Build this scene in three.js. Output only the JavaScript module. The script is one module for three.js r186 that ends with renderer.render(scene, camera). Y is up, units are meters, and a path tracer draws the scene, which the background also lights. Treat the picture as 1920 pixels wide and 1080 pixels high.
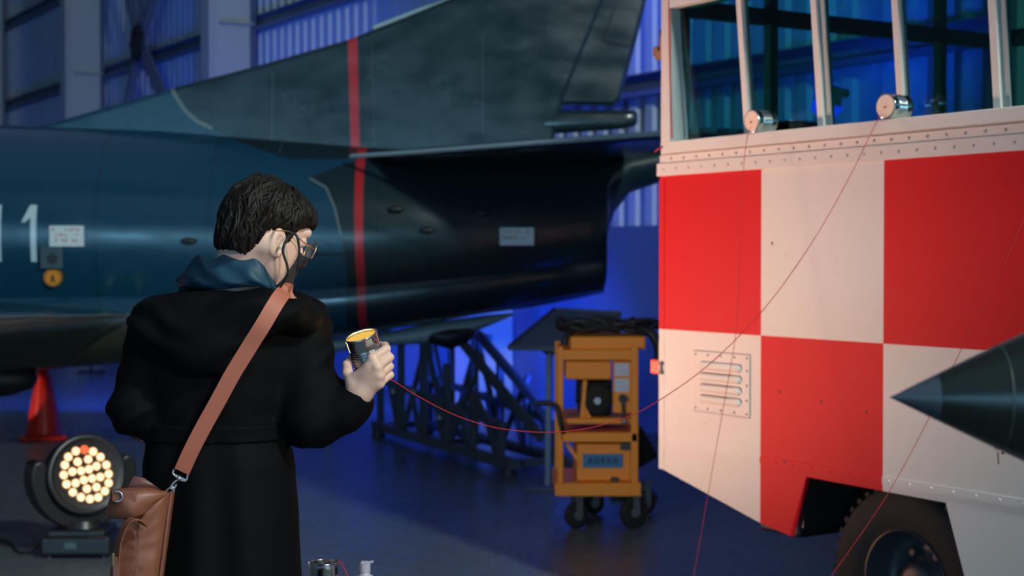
import * as THREE from 'three';
import { RoundedBoxGeometry } from 'three/addons/geometries/RoundedBoxGeometry.js';
import { mergeGeometries } from 'three/addons/utils/BufferGeometryUtils.js';
import { ImprovedNoise } from 'three/addons/math/ImprovedNoise.js';
import { RectAreaLightUniformsLib } from 'three/addons/lights/RectAreaLightUniformsLib.js';

// ---------------------------------------------------------------- camera, lights, exposure
const W = 1920, H = 1080, FPX = 2900, EYE = 1.55, PITCH = Math.atan(60 / FPX);
const scene = new THREE.Scene();
scene.background = new THREE.Color(0x000000);
const camera = new THREE.PerspectiveCamera(2 * Math.atan(540 / FPX) * 180 / Math.PI, W / H, 0.05, 200);
camera.filmGauge = 36;
camera.position.set(0, EYE, 0);
camera.rotation.x = -PITCH;
camera.focus = 3.42;
camera.userData.fStop = 4.6;
const renderer = new THREE.WebGLRenderer({ antialias: true });
renderer.shadowMap.enabled = true;
renderer.toneMapping = THREE.LinearToneMapping;
renderer.toneMappingExposure = 1.0;
RectAreaLightUniformsLib.init();

// hangar frame: s runs along the truck's side and the back wall towards the near right, n points out of the truck's side
const ALPHA = -Math.atan2(0.849176, 0.52811), OX = 0.6403, OZ = -6.68;
const hv = (s, y, n) => new THREE.Vector3(OX + s * 0.52811 - n * 0.849176, y, OZ + s * 0.849176 + n * 0.52811);
// a pixel of the photograph at a forward distance becomes a point of the place
function at(px, py, z) {
  const u = (px - 960) / FPX, v = (540 - py) / FPX, c = Math.cos(PITCH), k = Math.sin(PITCH), f = c + v * k;
  return new THREE.Vector3(u / f * z, EYE + (v * c - k) / f * z, -z);
}
function areaLight(name, color, intensity, w, h, from, to) {
  const l = new THREE.RectAreaLight(color, intensity, w, h);
  l.name = name; l.position.copy(from); l.lookAt(to); scene.add(l); return l;
}
const LIGHT = {
  pale: 860, window: 62, lamp: 9, fill: 0.2, can: 14, key: 82, work: 56, cart: 26, cone: 30,
  blueHigh: 170, bluePlinth: 210, blueWall: 300, blueFloor: 1100, blueCab: 420,
};
const COL = { warm: new THREE.Color(1, 0.6, 0.45), blue: new THREE.Color(0.02, 0.09, 1), pale: new THREE.Color(0.78, 0.95, 0.88), cool: new THREE.Color(0.28, 0.68, 1), work: new THREE.Color(1, 0.9, 0.86) };

// ---------------------------------------------------------------- helpers
const names = new Map();
function numbered(n) { const k = names.get(n) ?? 0; names.set(n, k + 1); return k ? n + '_' + String(k).padStart(3, '0') : n; }
let seed = 7; const rnd = () => { seed = (seed * 1664525 + 1013904223) >>> 0; return seed / 4294967296; };
const V = (x, y, z) => new THREE.Vector3(x, y, z);
function tag(o, label, category, group, kind) { o.userData = { ...o.userData, label, category }; if (group) o.userData.group = group; if (kind) o.userData.kind = kind; return o; }
function thing(name, label, category, pos = V(0, 0, 0), turn = 0, group) {
  const o = new THREE.Group(); o.name = numbered(name); o.position.copy(pos); o.rotation.y = turn; scene.add(o); return tag(o, label, category, group);
}
function part(name, geo, mat, parent, label) {
  const m = new THREE.Mesh(Array.isArray(geo) ? join(geo) : geo, mat); m.castShadow = m.receiveShadow = true;
  m.name = parent ? name : numbered(name); if (label) m.userData.label = label; (parent ?? scene).add(m); return m;
}
function struct(name, geo, mat, pos, turn = 0, parent) { const m = part(name, geo, mat, parent); if (!parent) m.userData.kind = 'structure'; if (pos) m.position.copy(pos); m.rotation.y = turn; return m; }
function join(list) {
  const a = list.map((g) => { let q = g.index ? g.toNonIndexed() : g.clone(); for (const k of Object.keys(q.attributes)) if (!['position', 'normal', 'uv'].includes(k)) q.deleteAttribute(k); if (!q.attributes.normal) q.computeVertexNormals(); if (!q.attributes.uv) q.setAttribute('uv', new THREE.BufferAttribute(new Float32Array(q.attributes.position.count * 2), 2)); return q; });
  return mergeGeometries(a);
}
const mv = (g, x, y, z) => g.translate(x, y, z);
const box = (w, h, d, x = 0, y = 0, z = 0, r = 0) => (r ? new RoundedBoxGeometry(w, h, d, 2, r) : new THREE.BoxGeometry(w, h, d)).translate(x, y, z);
const span = (x0, x1, y0, y1, z0, z1, r = 0) => box(x1 - x0, y1 - y0, z1 - z0, (x0 + x1) / 2, (y0 + y1) / 2, (z0 + z1) / 2, r);
function orient(g, p, q) { // geometry along +y of unit length centred -> from p to q
  const d = q.clone().sub(p), m = new THREE.Matrix4().compose(p.clone().add(q).multiplyScalar(0.5), new THREE.Quaternion().setFromUnitVectors(V(0, 1, 0), d.clone().normalize()), V(1, 1, 1));
  return g.applyMatrix4(m);
}
const rod = (p, q, r, r2 = r, n = 12) => orient(new THREE.CylinderGeometry(r2, r, p.distanceTo(q), n), p, q);
const bar = (p, q, w, d = w) => orient(new THREE.BoxGeometry(w, p.distanceTo(q), d), p, q);
const tube = (pts, r, n = 60, k = 8, closed = false) => new THREE.TubeGeometry(new THREE.CatmullRomCurve3(pts, closed), n, r, k, closed);
const lathe = (pts, n = 32) => new THREE.LatheGeometry(pts.map(([x, y]) => new THREE.Vector2(x, y)), n);
function poly(pts, depth, bevel = 0) { // polygon in xy extruded along z from 0 to depth
  const sh = new THREE.Shape(pts.map(([x, y]) => new THREE.Vector2(x, y)));
  return new THREE.ExtrudeGeometry(sh, { depth: depth - 2 * bevel, bevelEnabled: bevel > 0, bevelSize: bevel, bevelThickness: bevel, bevelOffset: -bevel, bevelSegments: 2, steps: 1 }).translate(0, 0, bevel);
}
function loft(rings, capped = true) {
  const n = rings[0].length, pos = [], idx = [];
  for (const r of rings) for (const p of r) pos.push(p.x, p.y, p.z);
  for (let i = 0; i + 1 < rings.length; i++) for (let j = 0; j < n; j++) { const a = i * n + j, b = i * n + (j + 1) % n, c = a + n, d = b + n; idx.push(a, c, b, b, c, d); }
  if (capped) for (const [i, flip] of [[0, 0], [rings.length - 1, 1]]) {
    const c = rings[i].reduce((s, p) => s.add(p), V(0, 0, 0)).divideScalar(n), base = pos.length / 3; pos.push(c.x, c.y, c.z);
    for (let j = 0; j < n; j++) { const a = i * n + j, b = i * n + (j + 1) % n; flip ? idx.push(base, b, a) : idx.push(base, a, b); }
  }
  const g = new THREE.BufferGeometry(); g.setAttribute('position', new THREE.Float32BufferAttribute(pos, 3)); g.setIndex(idx); g.computeVertexNormals(); return g;
}
function planarUV(g, fu, fv) { const p = g.attributes.position, uv = new Float32Array(p.count * 2); for (let i = 0; i < p.count; i++) { uv[2 * i] = fu(p.getX(i), p.getY(i), p.getZ(i)); uv[2 * i + 1] = fv(p.getX(i), p.getY(i), p.getZ(i)); } g.setAttribute('uv', new THREE.BufferAttribute(uv, 2)); return g; }
// surface nets: a smooth mesh of the zero level of a distance field
function nets(f, lo, hi, h) {
  const nx = Math.ceil((hi.x - lo.x) / h) + 1, ny = Math.ceil((hi.y - lo.y) / h) + 1, nz = Math.ceil((hi.z - lo.z) / h) + 1, val = new Float32Array(nx * ny * nz);
  const id = (i, j, k) => i + nx * (j + ny * k);
  for (let k = 0; k < nz; k++) for (let j = 0; j < ny; j++) for (let i = 0; i < nx; i++) val[id(i, j, k)] = f(lo.x + i * h, lo.y + j * h, lo.z + k * h);
  const vid = new Int32Array(nx * ny * nz).fill(-1), pos = [], idx = [];
  const E = [[0, 1], [2, 3], [4, 5], [6, 7], [0, 2], [1, 3], [4, 6], [5, 7], [0, 4], [1, 5], [2, 6], [3, 7]], c = new Float32Array(8);
  for (let k = 0; k < nz - 1; k++) for (let j = 0; j < ny - 1; j++) for (let i = 0; i < nx - 1; i++) {
    let m = 0; for (let q = 0; q < 8; q++) { c[q] = val[id(i + (q & 1), j + ((q >> 1) & 1), k + (q >> 2))]; if (c[q] < 0) m |= 1 << q; }
    if (m === 0 || m === 255) continue;
    let x = 0, y = 0, z = 0, n = 0;
    for (const [a, b] of E) if ((c[a] < 0) !== (c[b] < 0)) { const t = c[a] / (c[a] - c[b]); x += (a & 1) + t * ((b & 1) - (a & 1)); y += ((a >> 1) & 1) + t * (((b >> 1) & 1) - ((a >> 1) & 1)); z += (a >> 2) + t * ((b >> 2) - (a >> 2)); n++; }
    vid[id(i, j, k)] = pos.length / 3; pos.push(lo.x + (i + x / n) * h, lo.y + (j + y / n) * h, lo.z + (k + z / n) * h);
  }
  const quad = (a, b, c2, d, flip) => { if (a < 0 || b < 0 || c2 < 0 || d < 0) return; flip ? idx.push(a, c2, b, a, d, c2) : idx.push(a, b, c2, a, c2, d); };
  for (let k = 1; k < nz - 1; k++) for (let j = 1; j < ny - 1; j++) for (let i = 1; i < nx - 1; i++) {
    const v0 = val[id(i, j, k)] < 0;
    if (v0 !== (val[id(i + 1, j, k)] < 0)) quad(vid[id(i, j - 1, k - 1)], vid[id(i, j, k - 1)], vid[id(i, j, k)], vid[id(i, j - 1, k)], !v0);
    if (v0 !== (val[id(i, j + 1, k)] < 0)) quad(vid[id(i - 1, j, k - 1)], vid[id(i - 1, j, k)], vid[id(i, j, k)], vid[id(i, j, k - 1)], !v0);
    if (v0 !== (val[id(i, j, k + 1)] < 0)) quad(vid[id(i - 1, j - 1, k)], vid[id(i, j - 1, k)], vid[id(i, j, k)], vid[id(i - 1, j, k)], !v0);
  }
  const g = new THREE.BufferGeometry(); g.setAttribute('position', new THREE.Float32BufferAttribute(pos, 3)); g.setIndex(idx); g.computeVertexNormals(); return g;
}
const smin = (a, b, k) => { const h = Math.max(k - Math.abs(a - b), 0) / k; return Math.min(a, b) - h * h * k * 0.25; };
function cone(a, b, ra, rb) { // tapered capsule
  const bx = b.x - a.x, by = b.y - a.y, bz = b.z - a.z, l2 = bx * bx + by * by + bz * bz;
  return (x, y, z) => { const px = x - a.x, py = y - a.y, pz = z - a.z; let t = (px * bx + py * by + pz * bz) / l2; t = t < 0 ? 0 : t > 1 ? 1 : t; return Math.hypot(px - bx * t, py - by * t, pz - bz * t) - (ra + (rb - ra) * t); };
}
const ell = (c, rx, ry, rz) => (x, y, z) => { const a = (x - c.x) / rx, b = (y - c.y) / ry, d = (z - c.z) / rz, k0 = Math.hypot(a, b, d), k1 = Math.hypot(a / rx, b / ry, d / rz); return k1 < 1e-9 ? -Math.min(rx, ry, rz) : k0 * (k0 - 1) / k1; };
const noise = new ImprovedNoise(), nz3 = (x, y, z) => noise.noise(x, y, z);
const fbm = (x, y, z) => nz3(x, y, z) * 0.55 + nz3(x * 2.1 + 7, y * 2.1, z * 2.1) * 0.3 + nz3(x * 4.3, y * 4.3 + 3, z * 4.3) * 0.15;

// ---------------------------------------------------------------- textures and materials
function canvasTex(w, h, draw, srgb = true) {
  const c = document.createElement('canvas'); c.width = w; c.height = h; draw(c.getContext('2d'), w, h);
  const t = new THREE.CanvasTexture(c); t.magFilter = THREE.LinearFilter; if (srgb) t.colorSpace = THREE.SRGBColorSpace; t.wrapS = t.wrapT = THREE.RepeatWrapping; return t;
}
function noiseTex(n, scale, lo, hi, stretch = 1) { // grey tiling noise, lo..hi
  const d = new Uint8Array(n * n * 4), P = (a, p) => { const q = a / p; return q; };
  for (let y = 0; y < n; y++) for (let x = 0; x < n; x++) {
    const tx = x / n * Math.PI * 2, ty = y / n * Math.PI * 2, k = scale;
    const v = fbm(Math.cos(tx) * k + 9, Math.sin(tx) * k + Math.cos(ty) * k * stretch, Math.sin(ty) * k * stretch + 4);
    const g = Math.max(0, Math.min(255, (lo + (hi - lo) * (0.5 + v)) * 255)); d.set([g, g, g, 255], (y * n + x) * 4);
  }
  const t = new THREE.DataTexture(d, n, n); t.wrapS = t.wrapT = THREE.RepeatWrapping; t.magFilter = THREE.LinearFilter; t.minFilter = THREE.LinearMipmapLinearFilter; t.needsUpdate = true; return t;
}
const NZ = { fine: noiseTex(256, 9, 0.2, 0.8), mid: noiseTex(256, 3, 0.15, 0.85), rough: noiseTex(256, 4, 0.35, 0.75) };
const lin = (r, g, b) => new THREE.Color().setRGB(r, g, b);
const std = (r, g, b, rough = 0.6, metal = 0, more = {}) => new THREE.MeshStandardMaterial({ color: lin(r, g, b), roughness: rough, metalness: metal, ...more });
const M = {
  dado: std(0.1, 0.14, 0.24, 0.85), cream: std(0.42, 0.42, 0.34, 0.55), sheet: std(0.46, 0.5, 0.54, 0.5), girt: std(0.1, 0.13, 0.2, 0.5), brace: std(0.12, 0.13, 0.18, 0.5), plaster: std(0.5, 0.52, 0.55, 0.85), ceiling: std(0.2, 0.2, 0.22, 0.8), rust: std(0.09, 0.05, 0.04, 0.8),
  white: new THREE.MeshPhysicalMaterial({ color: lin(0.69, 0.625, 0.575), roughness: 0.55, specularIntensity: 0.3 }), red: std(0.6, 0.02, 0.025, 0.4), black: std(0.012, 0.012, 0.013, 0.5), rubber: std(0.012, 0.0115, 0.011, 0.85), darkSteel: std(0.05, 0.052, 0.055, 0.5, 0.3), steel: std(0.32, 0.33, 0.34, 0.35, 0.8), chrome: std(0.7, 0.72, 0.75, 0.18, 1),
  jamb: std(0.3, 0.34, 0.33, 0.5), interior: std(0.05, 0.07, 0.07, 0.7), yellow: std(0.85, 0.27, 0.012, 0.5), plate: std(0.6, 0.62, 0.66, 0.6), string: std(0.38, 0.009, 0.014, 0.8), cone: std(0.85, 0.03, 0.015, 0.25),
  skin: std(0.5, 0.32, 0.25, 0.5), hair: new THREE.MeshPhysicalMaterial({ color: lin(0.008, 0.006, 0.0055), roughness: 0.52, specularIntensity: 0.28 }), coat: new THREE.MeshPhysicalMaterial({ color: lin(0.0014, 0.0016, 0.002), roughness: 0.75, specularIntensity: 0.14 }), satin: new THREE.MeshPhysicalMaterial({ color: lin(0.008, 0.036, 0.062), roughness: 0.55, specularIntensity: 0.5 }), strap: std(0.3, 0.088, 0.05, 0.6), leather: std(0.15, 0.05, 0.026, 0.5), leatherDark: std(0.11, 0.042, 0.036, 0.5), mask: std(0.006, 0.006, 0.007, 0.8), gold: std(0.8, 0.5, 0.25, 0.25, 1),
  board: std(0.1, 0.12, 0.18, 0.5), lampShell: std(0.012, 0.012, 0.014, 0.35), tin: std(0.55, 0.57, 0.57, 0.17, 1), tinDisc: std(0.85, 0.6, 0.46, 0.55), paper: std(0.8, 0.75, 0.7, 0.8), trousers: std(0.01, 0.01, 0.014, 0.8), plastic: std(0.3, 0.29, 0.36, 0.4),
};
M.coat.bumpMap = NZ.fine; M.coat.bumpScale = 0.0008; M.leather.bumpMap = NZ.fine; M.leather.bumpScale = 0.0006;
M.glass = new THREE.MeshPhysicalMaterial({ color: lin(0.22, 0.62, 0.62), roughness: 0.03, transmission: 1, thickness: 0, ior: 1.5 });
M.lens = new THREE.MeshPhysicalMaterial({ color: lin(0.9, 0.92, 0.95), roughness: 0.02, transmission: 1, thickness: 0, ior: 1.5 });
const glow = (r, g, b, k) => new THREE.MeshStandardMaterial({ color: lin(0.02, 0.02, 0.02), emissive: lin(r, g, b), emissiveIntensity: k });

// ---------------------------------------------------------------- the hangar
const S0 = -36, S1 = 18, NB = -4.306, NF = 24, TOP = 9.2;
const floorTex = canvasTex(1024, 1024, (g, w, h) => {
  g.fillStyle = '#6a6b6c'; g.fillRect(0, 0, w, h);
  for (let i = 0; i < 2600; i++) { const x = rnd() * w, y = rnd() * h, r = 2 + rnd() * rnd() * 60, v = 90 + rnd() * 40; g.fillStyle = `rgba(${v},${v},${v + 2},${0.05 + rnd() * 0.08})`; for (const dx of [-w, 0, w]) for (const dy of [-h, 0, h]) { if (x + dx < -70 || x + dx > w + 70 || y + dy < -70 || y + dy > h + 70) continue; g.beginPath(); g.ellipse(x + dx, y + dy, r, r * (0.4 + rnd() * 0.4), rnd() * 3, 0, 7); g.fill(); } }
  for (let i = 0; i < 500; i++) { g.fillStyle = `rgba(30,28,26,${0.1 + rnd() * 0.35})`; g.beginPath(); g.arc(rnd() * w, rnd() * h, 0.6 + rnd() * 2, 0, 7); g.fill(); }
  g.strokeStyle = 'rgba(40,38,38,0.25)'; g.lineWidth = 1.4;
  for (let i = 0; i < 26; i++) { let x = rnd() * w, y = rnd() * h; g.beginPath(); g.moveTo(x, y); for (let k = 0; k < 14; k++) { x += (rnd() - 0.5) * 50; y += (rnd() - 0.3) * 30; g.lineTo(x, y); } g.stroke(); }
});
floorTex.repeat.set(1 / 5, 1 / 5);
const floorMat = new THREE.MeshStandardMaterial({ map: floorTex, color: lin(0.68, 0.78, 0.84), roughness: 0.6, roughnessMap: NZ.rough, bumpMap: NZ.mid, bumpScale: 0.0006 });
const hangarPos = V(OX, 0, OZ);
struct('floor', planarUV(span(S0, S1, -0.3, 0, NB - 0.5, NF), (x) => x, (x, y, z) => z), floorMat, hangarPos, ALPHA);
struct('ceiling', span(S0, S1, TOP, TOP + 0.3, NB - 0.5, NF), M.ceiling, hangarPos, ALPHA);
struct('wall_left', span(S0 - 0.3, S0, -0.3, TOP + 0.3, NB - 0.5, NF), M.plaster, hangarPos, ALPHA);
struct('wall_right', span(S1, S1 + 0.3, -0.3, TOP + 0.3, NB - 0.5, NF), M.plaster, hangarPos, ALPHA);
struct('wall_front', span(S0, S1, -0.3, TOP + 0.3, NF, NF + 0.3), M.plaster, hangarPos, ALPHA);
const wallBack = new THREE.Group(); wallBack.name = 'wall_back'; wallBack.position.copy(hangarPos); wallBack.rotation.y = ALPHA; wallBack.userData.kind = 'structure'; scene.add(wallBack);
part('backing', span(S0, S1, -0.3, TOP + 0.3, NB - 0.5, NB - 0.16), M.plaster, wallBack);
{ // corrugated sheets, one metre wide, four ribs each
  const prof = []; for (let k = 0; k < 4; k++) prof.push([k * 0.25, -0.06], [k * 0.25 + 0.115, -0.06], [k * 0.25 + 0.135, 0], [k * 0.25 + 0.235, 0]); prof.push([1, -0.06]);
  const back = prof.map(([x, z]) => [x, z - 0.008]).reverse();
  const sheet = poly([...prof, ...back], TOP - 0.02).rotateX(-Math.PI / 2); // x stays, profile z -> -z, extrusion -> up
  sheet.scale(1, 1, -1); { const ix = sheet.index; const p = sheet.attributes.position; if (!ix) for (let i = 0; i < p.count; i += 3) { for (const a of Object.values(sheet.attributes)) { const n = a.itemSize; for (let c = 0; c < n; c++) { const t = a.array[(i + 1) * n + c]; a.array[(i + 1) * n + c] = a.array[(i + 2) * n + c]; a.array[(i + 2) * n + c] = t; } } } }
  sheet.computeVertexNormals();
  const tints = [M.sheet, M.sheet.clone(), M.sheet.clone()]; tints[1].color = lin(0.43, 0.48, 0.53); tints[2].color = lin(0.48, 0.5, 0.53);
  for (let s = S0; s < S1; s++) { const m = part('wall_sheet', sheet, tints[(((s * 7 + 70) % 3) + 3) % 3], wallBack); m.position.set(s, 0, NB); }
  for (const y of [3.08, 4.76, 6.46, 8.15]) for (let k = 0; k < 8; k++) { // girts span column to column
    const a = -35.6 + k * 6.9, b = a + 6.87; part('girt', [span(a, b, y - 0.1, y - 0.088, NB, NB + 0.1), span(a, b, y - 0.1, y + 0.1, NB + 0.002, NB + 0.012), span(a, b, y + 0.088, y + 0.1, NB, NB + 0.1), span(a, b, y - 0.088, y - 0.05, NB + 0.09, NB + 0.1)], M.girt, wallBack);
  }
}
struct('trim_1', span(S0, S1, 0, 1.82, NB, NB + 0.1), M.dado, hangarPos, ALPHA);
const colSpots = [-28.65, -21.75, -14.87, -7.98, -1.1];
colSpots.forEach((s, i) => {
  const c = thing('steel_column', ['cream steel I-section column at the far left edge of the wall', 'cream steel I-section column left of the crossed braces', 'cream steel I-section column right of the crossed braces, before the tail fin', 'steel column standing hidden behind the aircraft tail', 'steel column standing behind the checkered truck'][i], 'column', hv(s, 0, NB), ALPHA);
  part('web', span(-0.012, 0.012, 0, TOP, 0.1, 0.72), M.cream, c);
  part('flange', span(-0.16, 0.16, 0, TOP, 0.72, 0.75), M.cream, c); part('flange', span(-0.16, 0.16, 1.82, TOP, 0.08, 0.1), M.girt, c);
  for (const y of [3.08, 4.76, 6.46]) part('bracket', [span(0.012, 0.15, y - 0.02, y + 0.0, 0.1, 0.56), span(0.012, 0.02, y - 0.09, y + 0.07, 0.1, 0.5)], M.cream, c);
});
{ const cx = -18.9, cy = 4.95;
  const b = thing('cross_brace', 'dark crossed steel braces with a round gusset between two cream columns', 'brace', hv(cx, 0, NB + 0.32), ALPHA);
  const P = (x, y, z = 0) => V(x, y, z);
  for (const [dx, dy] of [[-2.7, -3.6], [-2.7, 3.8], [3.8, 3.8], [3.8, -3.6]]) part('brace_bar', [bar(P(0, cy, 0.03), P(dx, cy + dy, 0.03), 0.12, 0.03), bar(P(0.1, cy, -0.03), P(dx + 0.1, cy + dy, -0.03), 0.06, 0.06)], M.brace, b);
  part('gusset', [new THREE.CylinderGeometry(0.3, 0.3, 0.05, 8).rotateX(Math.PI / 2).translate(0, cy, 0.05), ...[0, 1, 2, 3, 4, 5].map((k) => new THREE.CylinderGeometry(0.04, 0.04, 0.06, 6).rotateX(Math.PI / 2).translate(Math.cos(k * 1.047) * 0.2, cy + Math.sin(k * 1.047) * 0.2, 0.08))], M.black, b);
}
// lit windows low in the far walls, behind the camera: dusk light
[[hv(S1, 1.9, 14.2), ALPHA - Math.PI / 2, 1.5, 1.5], [hv(S1, 1.9, 21.6), ALPHA - Math.PI / 2, 2.4, 1.1], [hv(14.5, 1.9, NF), ALPHA + Math.PI, 4.5, 0.45]].forEach(([p, turn, w, k], i) => {
  const m = struct('window_' + (i + 1), span(-w / 2, w / 2, -0.45, 0.45, -0.03, 0.02), glow(0.3, 0.6, 0.8, LIGHT.window * 0.12 * k)), inw = V(Math.sin(turn), 0, Math.cos(turn)); m.position.copy(p); m.rotation.y = turn;
  areaLight('window_light', COL.cool, LIGHT.window * k, w, 0.9, p.clone().addScaledVector(inw, 0.08), p.clone().addScaledVector(inw, 5)); });
// high floodlight near the right end of the hangar: skims the ribs of the back wall
{ const p = hv(9, 6.6, 0.6), to = hv(-16, 3.5, NB);
  const f = thing('flood_lamp', 'pale hangar floodlight high on the right, outside the picture', 'floodlight', p.clone());
  const d = to.clone().sub(p).normalize(), hd = new THREE.Group(); hd.name = 'lamp_head'; hd.quaternion.setFromUnitVectors(V(0, 0, 1), d); f.add(hd);
  part('lamp_face', box(0.6, 0.6, 0.04), glow(0.9, 0.95, 0.9, 3), hd); part('housing', box(0.66, 0.66, 0.2, 0, 0, -0.13), M.darkSteel, hd); part('hanger', rod(V(0, 0.3, 0.2), V(0, TOP - 6.6, 0.2), 0.03), M.darkSteel, f);
  areaLight('flood_light', COL.pale, LIGHT.pale, 0.6, 0.6, p.clone().addScaledVector(d, 0.06), to); }
// added overhead fill panels, oversized so they leave no reflection band
{ const p = hv(7, TOP - 0.4, 10); const f = thing('ceiling_fill_panel', 'added dim violet fill panel under the hangar roof, outside the picture', 'fill light', p.clone(), ALPHA);
  part('diffuser', box(14, 0.05, 9), glow(0.5, 0.45, 0.8, 0.1), f); part('housing', box(14.1, 0.12, 9.1, 0, 0.09, 0), M.darkSteel, f);
  areaLight('ceiling_fill_light', lin(0.5, 0.75, 1), LIGHT.fill * 1.3, 14, 9, p.clone().add(V(0, -0.06, 0)), p.clone().add(V(-0.01, -5, 0))); }
{ const p = hv(-9, TOP - 0.4, 4); const f = thing('ceiling_fill_panel', 'added dim violet fill panel under the roof above the aircraft, outside the picture', 'fill light', p.clone(), ALPHA);
  part('diffuser', box(14, 0.05, 9), glow(0.5, 0.45, 0.8, 0.1), f); part('housing', box(14.1, 0.12, 9.1, 0, 0.09, 0), M.darkSteel, f);
  areaLight('ceiling_fill_light', lin(0.4, 0.65, 1), LIGHT.fill, 14, 9, p.clone().add(V(0, -0.06, 0)), p.clone().add(V(-0.01, -5, 0))); }
// a second moving light out of the picture on the left warms the truck; a plain work light behind the camera on the right reaches the person's back
function beamLamp(p, to, color, power, angle, label, size = 6) {
  const f = thing('stage_lamp', label, 'stage lamp', V(p.x, 0, p.z)), d = to.clone().sub(p).normalize(), hd = new THREE.Group(); hd.name = 'lamp_head'; hd.position.y = p.y; hd.quaternion.setFromUnitVectors(V(0, 0, 1), d); f.add(hd);
  part('lamp_lens', new THREE.CylinderGeometry(0.15, 0.15, 0.02, 32).rotateX(Math.PI / 2), glow(color.r, color.g, color.b, 3), hd); part('housing', new THREE.CylinderGeometry(0.17, 0.14, 0.26, 32).rotateX(Math.PI / 2).translate(0, 0, -0.15), M.lampShell, hd); part('stand', [rod(V(0, 0.02, 0), V(0, Math.max(p.y - 0.17, 0.1), 0), 0.02), box(0.5, 0.04, 0.5, 0, 0.02, 0, 0.008)], M.black, f);
  const l = new THREE.SpotLight(color, power, 0, angle, 1, 2); l.name = 'beam'; l.position.copy(p).addScaledVector(d, 0.05); l.target.position.copy(to); l.castShadow = true; l.shadow.radius = size; scene.add(l, l.target);
}
beamLamp(V(-3.4, 0.4, -7.0), hv(0.15, 1.6, 0), COL.warm, LIGHT.key, 0.37, 'low amber stage lamp outside the picture on the left, aimed at the truck', 14);
beamLamp(V(2.4, 2.9, 0.9), V(-0.6, 1.15, -3.4), COL.work, LIGHT.work, 0.27, 'tall work lamp outside the picture behind the camera, aimed at the person', 14);
beamLamp(V(-2.8, 2.7, -2.0), V(0.5, 0.75, -8.7), new THREE.Color(1, 0.85, 0.62), LIGHT.cart, 0.16, 'added small warm fill lamp outside the picture on the left, aimed at the cart');  // added to brighten the cart, stands for no known lamp
beamLamp(V(-7.4, 0.36, -9.8), V(-4, 0.3, -13.15), new THREE.Color(1, 0.68, 0.6), LIGHT.cone, 0.2, 'added pink fill lamp outside the picture on the left, aimed at the traffic cone');  // added fill from the left to brighten the cone
// blue stage lamps
function blueLamp(p, to, power, w, label, h = w, cone = 0) {
  const l = thing('stage_lamp', label, 'stage lamp', V(p.x, 0, p.z), 0);
  const g = new THREE.Group(); g.name = 'lamp_head'; g.position.y = p.y; g.lookAt(to.clone().sub(l.position)); l.add(g);
  const d = to.clone().sub(p).normalize(); g.quaternion.setFromUnitVectors(V(0, 0, 1), d);
  part('lamp_lens', box(w * 0.94, h * 0.94, 0.02, 0, 0, 0.02), glow(0.02, 0.06, 1, 2.2), g); part('housing', [box(w, h, 0.14, 0, 0, -0.07, 0.02), box(w + 0.04, 0.03, 0.05, 0, -h / 2 - 0.03, -0.05)], M.lampShell, g);
  if (p.y > 6) part('hanger', rod(V(0, p.y + 0.05, 0), V(0, TOP, 0), 0.02), M.black, l); else part('stand', [rod(V(0, 0.02, 0), V(0, Math.max(p.y - h / 2 - 0.03, 0.03), 0), 0.018), box(0.3, 0.03, 0.3, 0, 0.015, 0, 0.008)], M.black, l);
  if (cone) { const k = new THREE.SpotLight(COL.blue, power, 0, cone, 0.8, 2); k.name = 'stage_beam'; k.position.copy(p).addScaledVector(d, 0.05); k.target.position.copy(to); k.castShadow = true; k.shadow.radius = 6; scene.add(k, k.target); } else areaLight('stage_light', COL.blue, power, w, h, p.clone().addScaledVector(d, 0.05), to);
  return l;
}
blueLamp(hv(-5.0, 8.3, -2.7), hv(-5.7, 2.6, NB), LIGHT.blueHigh, 0.3, 'blue stage lamp high over the tail, outside the picture, washing the wall', 0.3, 0.42);
blueLamp(hv(-8.8, 0.5, -1.7), hv(-9.0, 1.2, NB), LIGHT.blueWall * 0.8, 0.5, 'blue stage lamp on the floor behind the aircraft tail, facing the wall', 0.2);
blueLamp(hv(-15, 0.35, -2.0), hv(-15.5, 4, NB), LIGHT.blueWall * 0.4, 0.5, 'blue stage lamp behind the aircraft body, facing the wall', 0.2);
blueLamp(hv(-22, 0.35, -1.6), hv(-22.5, 4.5, NB), LIGHT.blueWall * 0.4, 0.5, 'blue stage lamp at the far left end behind the aircraft, facing the wall', 0.2);
blueLamp(V(0.78, 0.34, -9.95), V(-0.35, 1.0, -16.2), LIGHT.bluePlinth, 0.24, 'low blue stage lamp hidden behind the yellow cart, lighting the plinth of the wall', 0.18, 0.3);
blueLamp(V(-2.6, 1.7, -14.5), V(-5.4, 0, -17.6), LIGHT.blueFloor, 0.3, 'blue stage lamp on a stand behind the fuselage, facing the floor');
{ const l = blueLamp(at(1552, 176, 10.6), hv(-3.4, 4.4, NB), LIGHT.blueCab, 0.16, 'small blue stage lamp seen through the second truck window'); part('rear_lens', box(0.172, 0.12, 0.08, 0, 0, -0.11), glow(0.01, 0.03, 1, 2.5), l.children[0]); }

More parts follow.
